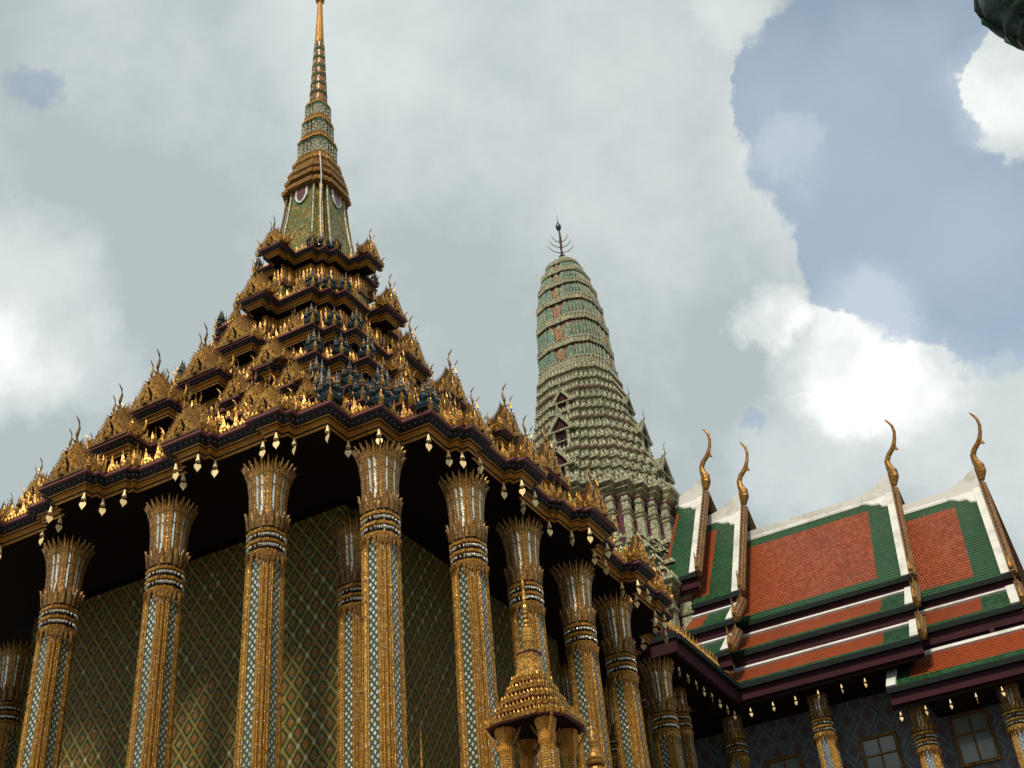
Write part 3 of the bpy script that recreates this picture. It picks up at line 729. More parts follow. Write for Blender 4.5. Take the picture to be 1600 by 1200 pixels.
# ---- columns
def make_column(h, zb, zt, mosaic, gold, cap_h=.105, flare=1.0, N=20, panel=.31):
    """redented mosaic column with lotus capital; origin on its axis at zb, h = half width at the neck"""
    L = zt - zb
    root = MB()
    def plan(hh):
        mm, c1, c2 = panel*hh, .68*hh, .84*hh
        o = [(mm, hh*.955), (mm, hh), (c1, hh), (c1, c2), (c2, c2)]
        return plan_from_faces(o, (0, 0))
    zs = [(0, 1.42), (.012, 1.42), (.012, 1.25), (.03, 1.22), (.03, 1.14), (L-cap_h-.038, 1.0)]
    n = len(plan(1)); rings = [[(x, y, z) for x, y in plan(h*k)] for z, k in zs]
    o = len(root.v)
    for r in rings: root.v += r
    for k in range(len(rings)-1):
        for i in range(n):
            j = (i+1) % n
            a, b = rings[k][i], rings[k][j]
            hh = h*zs[k][1]
            wide = max(abs(a[0]-b[0]), abs(a[1]-b[1])) > 1.6*panel*hh and abs(abs(a[0])-abs(b[0]))+abs(abs(a[1])-abs(b[1])) < 1e-6
            mm = mosaic if (wide and k >= 4) else gold
            root.f.append((o+k*n+i, o+k*n+j, o+(k+1)*n+j, o+(k+1)*n+i)); root.m.append(root.mi(mm))
    # raised gilt cords along the corner groups
    for sx in (-1, 1):
        for sy in (-1, 1):
            for (fx, fy) in ((.52, 1.0), (1.0, .52), (.86, .86)):
                root.tube([(sx*h*1.14*fx, sy*h*1.14*fy, .03), (sx*h*fx*1.0, sy*h*fy*1.0, L-cap_h-.04)], [.0014, .0012], GOLDB, 4)
    body = root.build('column', None, local=True)
    # collar: two bead rings and pendant leaves
    m = MB(); z0 = L-cap_h-.040; R = h*1.16
    def rs(r): return plan_from_faces(stair(r, r*.42, 2, .80), (0, 0))
    prof = [(h*.98, z0-.002), (R*.98, z0+.004), (R*.98, z0+.007), (h*.98, z0+.009), (h*.98, z0+.016), (R*1.02, z0+.018), (R*1.02, z0+.022), (h*1.0, z0+.024), (h*1.0, z0+.031), (R*1.03, z0+.033), (R*1.03, z0+.037), (h, z0+.040)]
    m.rings([[(x, y, z) for x, y in rs(r)] for r, z in prof], [gold, GOLDB, gold, BLACK, gold, GOLDB, gold, BLACK, gold, GOLDB, gold])
    m.row(rs(R*1.0), z0+.0125, .0062, .0022, 1.25, MIRROR, kind='bead'); m.row(rs(R*1.02), z0+.0275, .0062, .0022, 1.25, MIRROR, kind='bead')
    pp = rs(R*.99); nn = len(pp)
    for i in range(nn):
        a, b = Vector(pp[i]), Vector(pp[(i+1) % nn]); e_ = b-a; Ln = e_.length; e_ /= Ln; nor = Vector((e_.y, -e_.x, 0))
        kk = max(1, round(Ln/.009))
        for t in range(kk):
            p = a + e_*Ln*(t+.5)/kk; ln = .022 if kk > 1 else .016
            v = [(p.x-e_.x*.004, p.y-e_.y*.004, z0+.003), (p.x+e_.x*.004, p.y+e_.y*.004, z0+.003), (p.x, p.y, z0+.003-ln), (p.x+nor.x*.003, p.y+nor.y*.003, z0-.003)]
            m.add(v, ((0, 3, 1), (0, 2, 3), (1, 3, 2), (0, 1, 2)), GOLD)
    c_ = m.build('collar', None, local=True); c_.parent = body
    # lotus capital of long flaring petals
    m = MB(); z1 = L-cap_h
    m.lathe([(h*.95, z1), (h*.92, z1+cap_h*.25), (h*1.0, z1+cap_h*.6), (h*(1+.25*flare), z1+cap_h*.85)], GOLD2, 12)
    for ring, (nn, sc_, hh, off) in enumerate(((N, 1.0, 1.0, 0), (N, .97, .93, .5), (16, 1.08, .26, .25))):
        for i in range(nn):
            an = 2*math.pi*(i+off)/nn
            sqf = 1/max(abs(math.cos(an)), abs(math.sin(an)))**.45      # slightly square ring
            d = Vector((math.cos(an), math.sin(an), 0)); t = Vector((-d.y, d.x, 0))
            pts = []
            for q, (rq, wq) in enumerate(((1.00, .50), (1.03, .52), (1.10, .52), (1.28, .50), (1.56, .32), (1.92, .02)) if ring < 2 else ((1.04, .5), (1.08, .5), (1.12, .4), (1.16, .25), (1.20, .12), (1.24, .01))):
                zq = z1 + cap_h*hh*(0, .30, .55, .76, .90, 1.0)[q]
                rq = 1+(rq-1)*flare if ring < 2 else rq
                r_ = h*rq*sqf*sc_; wd = 2*math.pi*h*1.12/nn*wq
                pts.append((d*r_, wd, zq))
            vs = []
            for c__, wd, zq in pts:
                vs += [(*(c__ - t*wd).to_2d(), zq), (*(c__ - t*wd*.45 + d*.0018).to_2d(), zq), (*(c__ + t*wd*.45 + d*.0018).to_2d(), zq), (*(c__ + t*wd).to_2d(), zq), (*(c__ - d*.002).to_2d(), zq)]
            o2 = len(m.v); m.v += vs
            for q in range(5):
                a = o2+q*5; b = a+5
                for (i0, i1, mm) in ((0, 1, GOLD if ring < 1 else GOLD2), (1, 2, MIRROR if (ring < 1 and q < 3 and (i*7) % 5 < 3) else GOLD), (2, 3, GOLD2), (3, 4, GOLD2), (4, 0, GOLD2)):
                    m.f.append((a+i0, a+i1, b+i1, b+i0)); m.m.append(m.mi(mm))
    c_ = m.build('lotus_capital', None, local=True); c_.parent = body
    return body
colA = make_column(.0203, TZ, .936, MOSAIC, COLG, flare=.66)
FCS = [[.326, .150, -.050, -.268], [-.335, -.168, .014, .168], [.335, .168, 0, -.168, -.335], [.335, .168, 0, -.168, -.335]]
ncol = 0
for f in range(4):
    an = f*math.pi/2; ca, sa = math.cos(an), math.sin(an)
    for u, b in [(u, .527) for u in FCS[f]] + [(.474, .474)]:
        put(colA, HALL, (CX + u*ca + b*sa, CY + u*sa - b*ca, TZ), an)
m = MB(); m.tube([(CX+.4905, CY-.4905, .925), (CX+.4912, CY-.4912, .60), (CX+.4925, CY-.4915, TZ)], .0011, WHITE, 5); m.build('lightning_cable', HALL)
# inner corner pilasters
E_IN = .345
for f in range(4):
    an = f*math.pi/2; ca, sa = math.cos(an), math.sin(an)
    put(colA, HALL, (CX + E_IN*ca + E_IN*sa, CY + E_IN*sa - E_IN*ca, TZ), an, (1, 1, .975))
# walls of the cella, one mesh per side, with a tall door frame in the middle of each
for f in range(4):
    an = f*math.pi/2; ca, sa = round(math.cos(an)), round(math.sin(an))
    m = MB(); b = E_IN - .004
    def T(u, bb, z): return (CX + u*ca + bb*sa, CY + u*sa - bb*ca, z)
    m.obox(T(0, b-.01, (TZ+.965)/2), Vector((ca, sa, 0))*(b-.02), Vector((sa, -ca, 0))*.01, (0, 0, (.965-TZ)/2), WALL)
    wo = m.build('wall', HALL)
    m = MB()
    m.obox(T(0, b+.004, TZ+.14), Vector((ca, sa, 0))*.05, Vector((sa, -ca, 0))*.004, (0, 0, .14), BLACK)
    for sx in (-1, 1): m.obox(T(sx*.057, b+.008, TZ+.15), Vector((ca, sa, 0))*.008, Vector((sa, -ca, 0))*.012, (0, 0, .15), GOLD)
    m.prism([T(-.075, b+.006, TZ+.30), T(.075, b+.006, TZ+.30), T(0, b+.006, TZ+.40)], Vector((sa, -ca, 0))*.012, GOLD)
    m.build('door', wo)
m = MB(); m.box(CX-.45, CX+.45, CY-.45, CY+.45, .9727, .9825, BLACK); m.build('ceiling', HALL)

# ================================================================== TILED CRUCIFORM HALL WITH GREEN TOWER
K = empty('cruciform_hall', (PX, PY, TZ), 'cruciform hall with orange and green tiled telescoping roofs and a green corn cob tower', 'temple')
# --- roof sections.  arm frame: l along the arm, w across, mapped to the plan by a quarter turn
def arm_map(f):
    an = f*math.pi/2; ca, sa = round(math.cos(an)), round(math.sin(an))
    return lambda l, w, z: Vector((PX + l*ca - w*sa, PY + l*sa + w*ca, z))
RAKE = .072
def roof_section(A, l0, l1, dz, lower=True, wide=0.0, low3=0.0, chofa=True, verge=True, ls3=None, fins=True, narrow=1.0):
    prof = [((0.0, 1.620), (.257, 1.262)), ((.262, 1.228), (.382, 1.138)), ((.386, 1.098), (.487, 1.022))]
    if low3: prof[2] = ((.390, 1.085), (.487, 1.022-low3))
    tiers = prof if lower else [((0, 1.620), (.257*narrow, 1.620-.358*narrow))]
    sec = MB(); trim = MB()
    for sgn in (-1, 1):
        for ti, ((w0, z0), (w1, z1)) in enumerate(tiers):
            a0, a1 = (l0, l1)
            if ti == 2 and ls3: a0, a1 = ls3
            z0_, z1_ = z0+dz, z1+dz
            def q(l, t, up=0.0):      # the gable end leans out a little towards the eaves
                w_ = w0+(w1-w0)*t; sh = RAKE*w_*max(0, min(1, (l-a0)/(a1-a0))) if not (ti == 2 and ls3) else 0
                return A(l+sh, -sgn*w_, z0_+(z1_-z0_)*t + up)
            L = math.hypot(w1-w0, z1-z0)
            bt = min(.034/L, .30) if ti == 0 else .20; tb = (.060/L if ti == 0 else 0.0); bl = .040
            ts = [0, tb, 1-bt, 1] if tb else [0, 1-.24, 1]
            lsx = [a0, max(a0, a1-bl-.035), a1] if (ti < 2 or not ls3) else [a0, a0+.05, a1-.05, a1]
            for i in range(len(lsx)-1):
                for j in range(len(ts)-1):
                    edge_row = (j == len(ts)-2) or (tb and j == 0)
                    edge_col = (i == len(lsx)-2) or (len(lsx) == 4 and i == 0)
                    mm = GREEN if (edge_row or edge_col) else ORANGE
                    vs = (q(lsx[i], ts[j]), q(lsx[i+1], ts[j]), q(lsx[i+1], ts[j+1]), q(lsx[i], ts[j+1]))
                    sec.add(vs if sgn > 0 else vs[::-1], ((3, 2, 1, 0),), mm)
            # underside and edge of the slab
            vs = (q(a0, 0, -.012), q(a1, 0, -.012), q(a1, 1, -.012), q(a0, 1, -.012)); sec.add(vs, ((0, 1, 2, 3),), BLACK)
            # gutter line and purple fascia along the low edge
            e0, e1 = q(a0, 1), q(a1, 1)
            out = (A(0, -sgn, 0)-A(0, 0, 0)).normalized(); al = (A(1, 0, 0)-A(0, 0, 0)).normalized()
            mid = (e0+e1)/2; hl = (e1-e0).length/2
            trim.obox(mid + out*.003 + Vector((0, 0, -.005)), al*hl, out*.005, (0, 0, .006), GUTTER)
            dp = .0125 if ti < 2 else .0115
            trim.obox(mid - out*.005 + Vector((0, 0, -.011-dp)), al*(hl-.002), out*.004, (0, 0, dp), PURPLE)
            trim.obox(mid - out*.010 + Vector((0, 0, -.011-2*dp-.004)), al*(hl-.002), out*.003, (0, 0, .004), BLACK if ti == 2 else PURPLE)
            if ti > 0:   # white flashing where a lower roof slips under the one above
                t0 = q(a0, .07, .003); t1 = q(a1, .07, .003)
                slope = (q(a0, 1)-q(a0, 0)).normalized(); nrm = slope.cross(al).normalized()
                if nrm.z < 0: nrm = -nrm
                trim.obox((t0+t1)/2, (t1-t0)/2, slope*.0075, nrm*.003, WHITE)
            # white verge strip
            slope = (q(a1, 1)-q(a1, 0)); L2 = slope.length; slope.normalize(); nrm = slope.cross(al).normalized()
            if nrm.z < 0: nrm = -nrm
            ends = [a1] + ([a0] if (ti == 2 and ls3) else [])
            for en in ends:
                s_in = -1 if en == a1 else 1
                pmid = q(en + s_in*.010, .5, .004); trim.obox(pmid, al*.010, slope*L2*.5, nrm*.004, WHITE)
    sec_o = sec.build('roof', K); 
    # gable wall under the end
    g = MB()
    for en in (l1-.012,):
        nw = narrow; pts = [A(en, -.25*nw, 1.605-.335*nw+dz), A(en, .25*nw, 1.605-.335*nw+dz), A(en, 0, 1.605+dz)]
        g.prism(pts, (A(1, 0, 0)-A(0, 0, 0)).normalized()*-.01, PURPLE)
        pts = [A(en+.001, -.17*nw, 1.54-.25*nw+dz), A(en+.001, .17*nw, 1.54-.25*nw+dz), A(en+.001, 0, 1.54+dz)]
        g.prism(pts, (A(1, 0, 0)-A(0, 0, 0)).normalized()*.004, GOLD)
        if lower:
            g.prism([A(en-.03, -.40, 1.00), A(en-.03, .40, 1.00), A(en-.03, .37, 1.13+dz), A(en-.03, .25, 1.24+dz), A(en-.03, -.25, 1.24+dz), A(en-.03, -.37, 1.13+dz)], (A(1, 0, 0)-A(0, 0, 0)).normalized()*-.01, PURPLE)
    g.build('gable_wall', sec_o)
    # ridge cap with the white upswept end
    zr = 1.620+dz
    al = (A(1, 0, 0)-A(0, 0, 0)).normalized(); ac = (A(0, 1, 0)-A(0, 0, 0)).normalized()
    top = []
    N = 12
    for i in range(N+1):
        t = i/N; l = l0+(l1-l0)*t if i < 3 else None
    ls = [l0, max(l0, l1-.125)] + [l1-.125*(1-i/9) for i in range(1, 10)] if l1-l0 > .125 else [l0+(l1-l0)*i/9 for i in range(10)]
    for l in ls:
        q_ = max(0, 1-(l1-l)/.125); top.append((l, zr+.014+.046*q_**2.2))
    bot = [(l1, zr-.030), (l1-.020, zr-.030), (l1-.035, zr-.022), (l1-.05, zr-.020), (l1-.062, zr-.010), (l1-.085, zr-.008), (l0, zr-.008)] if l1-l0 > .1 else [(l1, zr-.02), (l0, zr-.008)]
    pts = [A(l, -.0085, z) for l, z in top] + [A(l, -.0085, z) for l, z in bot]
    trim.prism(pts, ac*.017, WHITE)
    # lobed white corner plate lying on each slope beside the gable
    for sgn in (-1, 1):
        def q2(l, t, up=.005): return A(l + RAKE*.257*t*(1 if l > l0+.002 else 0), -sgn*(.257*t), 1.620-.358*t+dz+up)
        pl = [(l1, 0), (l1, .20), (l1-.012, .20), (l1-.020, .15), (l1-.036, .135), (l1-.044, .095), (l1-.062, .085), (l1-.080, .045), (l1-.105, .02), (l1-.105, 0)]
        pl = [(max(l, l0+.001), t) for l, t in pl]
        v = [q2(l, t) for l, t in pl]; w_ = [q2(l, t, -.002) for l, t in pl]; n_ = len(v)
        trim.add(v+w_, [tuple(range(n_)) if sgn < 0 else tuple(range(n_))[::-1]] + [(i, (i+1) % n_, n_+(i+1) % n_, n_+i) for i in range(n_)], WHITE)
        # mortar line under the ridge cap
        trim.obox((q2(l0, .035, .004)+q2(l1-.09, .035, .004))/2, al*((l1-.09-l0)/2), (A(0, -sgn*.257, -.358)-A(0, 0, 0)).normalized()*.006, (0, 0, .003), WHITE)
    trim.build('trim', sec_o)
    # gilt bargeboards with fins, naga ends
    b = MB()
    for sgn in (-1, 1):
        for ti, ((w0, z0), (w1, z1)) in enumerate(tiers if low3 == 0 else tiers[:2]):
            p0 = A(l1+.006+RAKE*w0, -sgn*w0, z0+dz); p1 = A(l1+.006+RAKE*w1, -sgn*w1, z1+dz); d = (p1-p0); L = d.length; d.normalize()
            up = d.cross(al).normalized(); up = up if up.z > 0 else -up
            b.obox((p0+p1)/2 + up*.004, al*.006, d*L*.52, up*.010, GOLDW)
            b.obox((p0+p1)/2 + up*.004 + al*.003, al*.007, d*L*.52, up*.003, GOLD2)
            nf = max(3, int(L/.019))
            for i in range(nf):
                p = p0 + d*L*(i+.6)/nf + up*.012
                b.add([p-d*.006-al*.003, p+d*.006-al*.003, p+al*.004, p+up*.018-d*.010], ((0, 1, 3), (1, 2, 3), (2, 0, 3), (0, 2, 1)), GOLD2)
            # upturned naga end
            o_ = (A(0, -sgn, 0)-A(0, 0, 0)).normalized(); zu = Vector((0, 0, 1))
            b.tube([p1-d*.012, p1+o_*.006, p1+o_*.014+zu*.012, p1+o_*.012+zu*.032, p1+o_*.016+zu*.052], [.0075, .0075, .0055, .0035, .0006], GOLD, 6)
    b.build('bargeboard', sec_o)
    if chofa:
        h = MB(); zc = zr+.055; X = l1+.006
        pts = [(.002, -.035), (.004, -.012), (.002, .006), (-.006, .022), (-.010, .040), (-.004, .056), (.006, .068), (.013, .082), (.017, .100), (.018, .120), (.013, .140), (.004, .154), (-.004, .163)]
        rad = [.008, .0140, .0130, .0095, .0078, .0074, .0070, .0062, .0050, .0043, .0038, .0032, .0014]
        h.tube([A(X+x+.16*(z+.03), 0, zc+z*1.02) for x, z in pts], rad, GOLD, 8, up=tuple(ac))
        h.prism([A(X+.022, -.0015, zc+.068), A(X+.040, -.0015, zc+.064), A(X+.036, -.0015, zc+.076), A(X+.031, -.0015, zc+.086)], ac*.003, GOLD)
        h.build('chofa', sec_o, smooth=False)
    return sec_o
GOLDW = gold_mat('rose_weathered_gilding', (.34, .19, .11), (.22, .12, .075), 12, .3, .5)
for f in (0, 1, 2, 3):
    A = arm_map(f)
    if f == 3:         # the near arm, towards the gilded hall: a low porch roof with a small gable high above it
        roof_section(A, .10, .270, .150, lower=False, narrow=.50)
        m = MB()
        for sgn in (-1, 1):
            for t0, t1, mm in ((0, .22, GREEN), (.22, .76, ORANGE), (.76, 1, GREEN)):
                P_ = [A(l, sgn*(.386+.101*t), 1.098-.076*t) for l, t in ((.49, t0), (.845, t0), (.845, t1), (.49, t1))]
                m.add(P_, ((0, 1, 2, 3) if sgn < 0 else (3, 2, 1, 0),), mm)
            m.obox(A(.667, sgn*.488, 1.016), (0, .178, 0), (.005, 0, 0), (0, 0, .006), GUTTER)
            m.obox(A(.667, sgn*.480, .995), (0, .176, 0), (.004, 0, 0), (0, 0, .015), PURPLE)
            m.obox(A(.667, sgn*.384, 1.101), (0, .178, 0), (.006, 0, 0), (0, 0, .004), WHITE)
        m.box(PX-.38, PX+.38, 2.262, 2.61, 1.085, 1.097, GUTTER)
        m.build('porch_roof', K)
        continue
    roof_section(A, .262, .345, .170, lower=False)
    roof_section(A, .335, .447, .085)
    roof_section(A, .40, .862, 0.0)
    if f == 0:
        roof_section(A, .80, 1.078, -.062, low3=.030, ls3=(.802, 1.24))

# --- tower (one part with sub-parts), stepped plan that narrows upward
cP = (PX, PY)
TOW = MB()
def pst(h, n=3, w=.24, r=.70): return plan_from_faces(stair(h, h*w, n, r), cP)
def ledge(mb, h, z0, z1, mats, n=3, out=.010, w=.24, r=.70):
    hh = z1-z0
    pr = [(h, z0), (h+out*.4, z0+hh*.1), (h+out*.5, z0+hh*.35), (h+out, z0+hh*.45), (h+out, z0+hh*.75), (h+out*.3, z0+hh*.85), (h, z1)]
    mb.rings([[(x, y, z) for x, y in pst(a, n, w, r)] for a, z in pr], mats)
# lower body with purple recesses and green pilasters
def body(mb, h, z0, z1, pw):
    pl = pst(h-.011)
    mb.rings([[(x, y, z) for x, y in pl] for z in (z0, z1)], PURPLEG)
    big = pst(h); n = len(big)
    for i in range(n):
        a, b, c = Vector(big[i-1]), Vector(big[i]), Vector(big[(i+1) % n])
        cr = (b-a).x*(c-b).y - (b-a).y*(c-b).x
        if cr > 0:
            p = b + ((a-b).normalized() + (c-b).normalized())*pw*.5*1.05
            x, y = p; q_ = pw*.5; H = z1-z0
            mb.box(x-q_, x+q_, y-q_, y+q_, z0, z1, SAGEL)
            for t in (.62, .70, .90):
                mb.box(x-q_*1.25, x+q_*1.25, y-q_*1.25, y+q_*1.25, z0+H*t, z0+H*(t+.035), SAGED)
            mb.box(x-q_*1.2, x+q_*1.2, y-q_*1.2, y+q_*1.2, z0, z0+H*.08, SAGE)
def pst(h, n=3, w=.30, r=.76): return plan_from_faces(stair(h, h*w, n, r), cP)
body(TOW, .392, 1.02, 1.372, .033)
SM = [SAGED, SAGE, PINK, SAGEL, SAGE, SAGED]
tower = None
def cornice(mb, h, z, flip=1):
    pr = [(h-.02, z-.052), (h-.002, z-.048), (h+.004, z-.040), (h-.002, z-.036), (h+.014, z-.024), (h+.016, z-.020), (h+.010, z-.018), (h+.026, z-.008), (h+.026, z), (h+.008, z+.004)]
    mb.rings([[(x, y, zz_) for x, y in pst(a)] for a, zz_ in pr], [SAGE, PINK, SAGE, SAGED, SAGE, PINK, SAGED, SAGEL, SAGE])
    mb.fill(pst(h+.008), z+.004, SAGED)
    mb.row(pst(h+.020), z, .016, .013, .019, SAGEL, lean=-.1)
cornice(TOW, .392, 1.420)
zz = 1.425; h = .380
for i in range(4):
    hh = .052
    ledge(TOW, h, zz, zz+hh*.62, [SAGED, SAGE, SAGED, SAGEL, PINK, SAGE])
    TOW.rings([[(x, y, z) for x, y in pst(a)] for a, z in ((h, zz+hh*.62), (h-.026, zz+hh))], SAGED)
    TOW.row(pst(h-.004), zz+hh*.60, .018, .014, .020, SAGEL, lean=-.2)
    zz += hh; h -= .033
def pst(h, n=3, w=.24, r=.70): return plan_from_faces(stair(h, h*w, n, r), cP)
body(TOW, .246, 1.62, 1.775, .0205)
cornice(TOW, .246, 1.822)
TOW.fill(pst(.24), 1.62, SAGED)
tower = TOW.build('tower', K)
T2 = MB(); zz = 1.826; hs = [.240, .2255, .2115, .198, .186, .1745, .1640, .1545, .1455, .1375, .130, .124, .119]
for i in range(len(hs)-1):
    h0, h1 = hs[i], hs[i+1]; hh = (2.328-1.826)/12
    mA = (SAGED, SAGE)[i % 2]; tq = (i/(len(hs)-2))**1.3
    def pst(h, n=4, w=.24+.18*tq, r=.70+.12*tq): return plan_from_faces(stair(h, h*w, n, r), cP)
    T2.rings([[(x, y, z) for x, y in pst(a)] for a, z in ((h0, zz), (h0+.003, zz+hh*.15), (h0-.004, zz+hh*.30), (h0+.006, zz+hh*.42), (h0+.006, zz+hh*.50), (h1-.004, zz+hh*.60), (h1, zz+hh))],
             [SAGE, SAGED, SAGE, PINK if i % 3 == 0 else SAGEL, SAGE, mA])
    T2.row(pst(h0+.003), zz+hh*.50, .0135*(.6+.4*h0/.2), .0115*(.6+.4*h0/.2), .022, SAGEL, lean=-.18)
    zz += hh
T2.build('stepped_base', tower)
# corn cob: ribbed shaft with arched cells
T3 = MB(); z0 = 2.328
def pst(h, n=4, w=.42, r=.82): return plan_from_faces(stair(h, h*w, n, r), cP)
shaft = [(z0, .116), (2.42, .113), (2.52, .1085), (2.62, .100), (2.71, .0865), (2.775, .070), (2.825, .050), (2.862, .026), (2.880, .006)]
def hz(z):
    for (a, ha), (b, hb) in zip(shaft, shaft[1:]):
        if z <= b: return ha + (hb-ha)*(z-a)/(b-a)
    return shaft[-1][1]
rows = [z0, z0+.030, 2.415, 2.440, 2.515, 2.540, 2.605, 2.628, 2.685, 2.705, 2.752, 2.770, 2.808, 2.824, 2.850]
for i in range(len(rows)-1):
    a, b = rows[i], rows[i+1]; band = (i % 2 == 0); ha, hb = hz(a), hz(b)
    if band:
        T3.rings([[(x, y, z) for x, y in pst(q_)] for q_, z in ((ha, a), (ha+.003, a+.002), (ha+.003, b-.004), (hb, b))], [SAGE, SAGE, SAGEL])
        T3.row(pst((ha+hb)/2+.004), b-.006, .011, .009, .012, SAGEL, lean=-.2)
    else:
        T3.rings([[(x, y, z) for x, y in pst(q_-.006)] for q_, z in ((ha, a), (hb, b))], TERRA)
        L = b-a; pl = pst((ha+hb)/2-.001); n = len(pl)
        for j in range(n):
            p0, p1 = Vector(pl[j]), Vector(pl[(j+1) % n]); e_ = p1-p0; Ln = e_.length; e_ /= Ln; nor = Vector((e_.y, -e_.x, 0)); ed = Vector((e_.x, e_.y, 0))
            kk = 3 if Ln > .05*(hb/.11) else 1; wd = Ln/kk
            for t in range(kk):
                c_ = p0 + e_*Ln*(t+.5)/kk; tilt = (hb-ha)
                def pt(u, v, o): 
                    q_ = Vector((c_.x, c_.y, 0)) + ed*u*wd*.5 + nor*(o + tilt*(v-.5)); q_.z = a+L*v; return q_
                arch = [(-.84, 0), (-.84, .5), (-.66, .72), (-.35, .87), (0, .93), (.35, .87), (.66, .72), (.84, .5), (.84, 0)]
                T3.prism([pt(u, v*.96, 0) for u, v in arch], nor*.003, AQUA)
                if kk == 3 and t == 1: 
                    T3.prism([pt(u*.7, v*.82, .003) for u, v in arch], nor*.002, SAGEL)
                    T3.prism([pt(u*.56, v*.70+.03, .005) for u, v in arch], nor*.002, TERRA)
                else:
                    T3.prism([pt(u*.6, v*.8, .003) for u, v in arch], nor*.0015, (AQUA, SAGEL)[(j+t) % 2])
pl = rows[-1]
T3.rings([[(x, y, z) for x, y in pst(q_)] for q_, z in ((hz(pl), pl), (.026, 2.862), (.006, 2.880))], SAGEL, cap1=True)
T3.build('cob_shaft', tower)
# trident finial
T4 = MB()
T4.lathe([(.010, 2.874), (.013, 2.882), (.006, 2.892), (.004, 2.90), (.0028, 2.98), (.0026, 3.01)], IRON, 8, cP)
T4.lathe([(.0026, 3.005), (.0075, 3.012), (.0105, 3.022), (.009, 3.032), (.004, 3.040), (.0022, 3.052), (.0008, 3.085)], None, 8, cP, ms=[TEAL]*6)
for lev, (zf, ln) in enumerate(((2.90, .040), (2.925, .034), (2.95, .026))):
    for an in (0, math.pi/2, math.pi, 3*math.pi/2):
        ux, uy = math.cos(an+.5), math.sin(an+.5)
        T4.tube([(PX, PY, zf), (PX+ux*ln*.6, PY+uy*ln*.6, zf+.008), (PX+ux*ln*.95, PY+uy*ln*.95, zf+.022), (PX+ux*ln*1.15, PY+uy*ln*1.15, zf+.038)], [.002, .0018, .0014, .0006], GOLDW, 4)
T4.build('trident_finial', tower)
# gabled niches on the faces of the tower
def make_niche():
    m = MB()
    m.box(-.022, .022, -.004, .03, 0, .062, PURPLE)
    m.box(-.012, .012, -.0055, -.003, .004, .056, BLACK)
    for sx in (-1, 1):
        m.box(sx*.026-.005, sx*.026+.005, -.010, .03, 0, .062, SAGEL)
        m.box(sx*.026-.006, sx*.026+.006, -.012, .03, .046, .052, SAGED)
    m.box(-.040, .040, -.014, .03, .062, .068, SAGE)
    m.prism([(-.036, -.004, .068), (.036, -.004, .068), (0, -.004, .120)], (0, .035, 0), PURPLE)
    for sx in (-1, 1):
        a = Vector((sx*.046, -.010, .062)); b = Vector((0, -.010, .130)); d = (b-a); L = d.length; d.normalize(); n_ = Vector((sx*abs(d.z), 0, abs(d.x)))
        m.obox((a+b)/2, d*L*.5, (0, .004, 0), n_*.0055, SAGE)
        m.obox((a+b)/2 + Vector((0, .025, 0)), d*L*.5, (0, .02, 0), n_*.004, SAGED)
        for i in range(6):
            p = a + d*L*(i+.5)/6
            m.add([p-d*.004+n_*.004, p+d*.004+n_*.004, p+Vector((0, .005, 0))+n_*.004, p+n_*.016+d*.004], ((0, 1, 3), (1, 2, 3), (2, 0, 3), (0, 2, 1)), SAGEL)
        m.tube([a, a+Vector((sx*.008, 0, .003)), a+Vector((sx*.012, 0, .014)), a+Vector((sx*.009, 0, .026))], [.004, .004, .0025, .0005], SAGEL, 5)
    m.tube([(0, -.008, .124), (0, -.010, .136), (0, -.018, .146), (0, -.015, .160), (0, -.016, .174), (0, -.022, .184)], [.005, .0045, .0032, .0024, .0016, .0005], SAGEL, 5)
    return m.build('niche', None, local=True)
NICHE = make_niche()
for f in range(4):
    an = f*math.pi/2; ca, sa = math.cos(an), math.sin(an)
    for b, z, sc_ in ((.232, 1.830, 1.0), (.186, 1.990, .9), (.152, 2.125, .72)):
        put(NICHE, tower, (PX + b*sa, PY - b*ca, z), an, sc_)
drop(NICHE)

# --- columns, walls and windows of the right arm and of the near arm
colB = make_column(.0190, TZ+.02, .985, MOSAICB, COLG, .055, .16, panel=.42)
colC = make_column(.0190, TZ+.02, .905, MOSAICB, COLG, .055, .16, panel=.42)
YF = PY-.407
for x in (-.850, -.647): put(colB, K, (x, YF, TZ+.02))
for x in (-.441, -.254, -.06): put(colC, K, (x, YF, TZ+.02))
for y in (2.315, 2.455): put(colB, K, (PX+.395, y, TZ+.02))
put(colB, K, (PX+.395, YF, TZ+.02)) if False else None
for y in (2.315, 2.455, 2.70): put(colB, K, (PX-.395, y, TZ+.02))
drop(colB, colC)
m = MB()
m.box(PX+.30, PX+.86, PY-.307, PY+.307, TZ+.02, 1.10, BWALL); m.build('wall', K)
m = MB(); m.box(PX+.8602, PX+1.205, PY-.307, PY+.307, TZ+.02, .98, BWALL); m.build('wall', K)
m = MB(); m.box(PX-.30, PX+.30, 2.42, PY-.309, TZ+.02, 1.10, BWALL); m.build('wall', K)
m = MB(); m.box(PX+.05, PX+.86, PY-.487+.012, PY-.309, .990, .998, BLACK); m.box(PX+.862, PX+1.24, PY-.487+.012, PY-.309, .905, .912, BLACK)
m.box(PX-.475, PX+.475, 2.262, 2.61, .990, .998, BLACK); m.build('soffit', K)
m = MB(); m.prism([(PX-.487, 2.258, 1.02), (PX+.487, 2.258, 1.02), (PX+.40, 2.258, 1.12), (PX-.40, 2.258, 1.12)], (0, .012, 0), PURPLE)
m.box(PX-.49, PX+.49, 2.246, 2.256, 1.008, 1.022, GUTTER)
m.box(PX-.487, PX+.487, 2.250, 2.2565, .980, 1.007, PURPLE); m.build('porch_fascia', K)
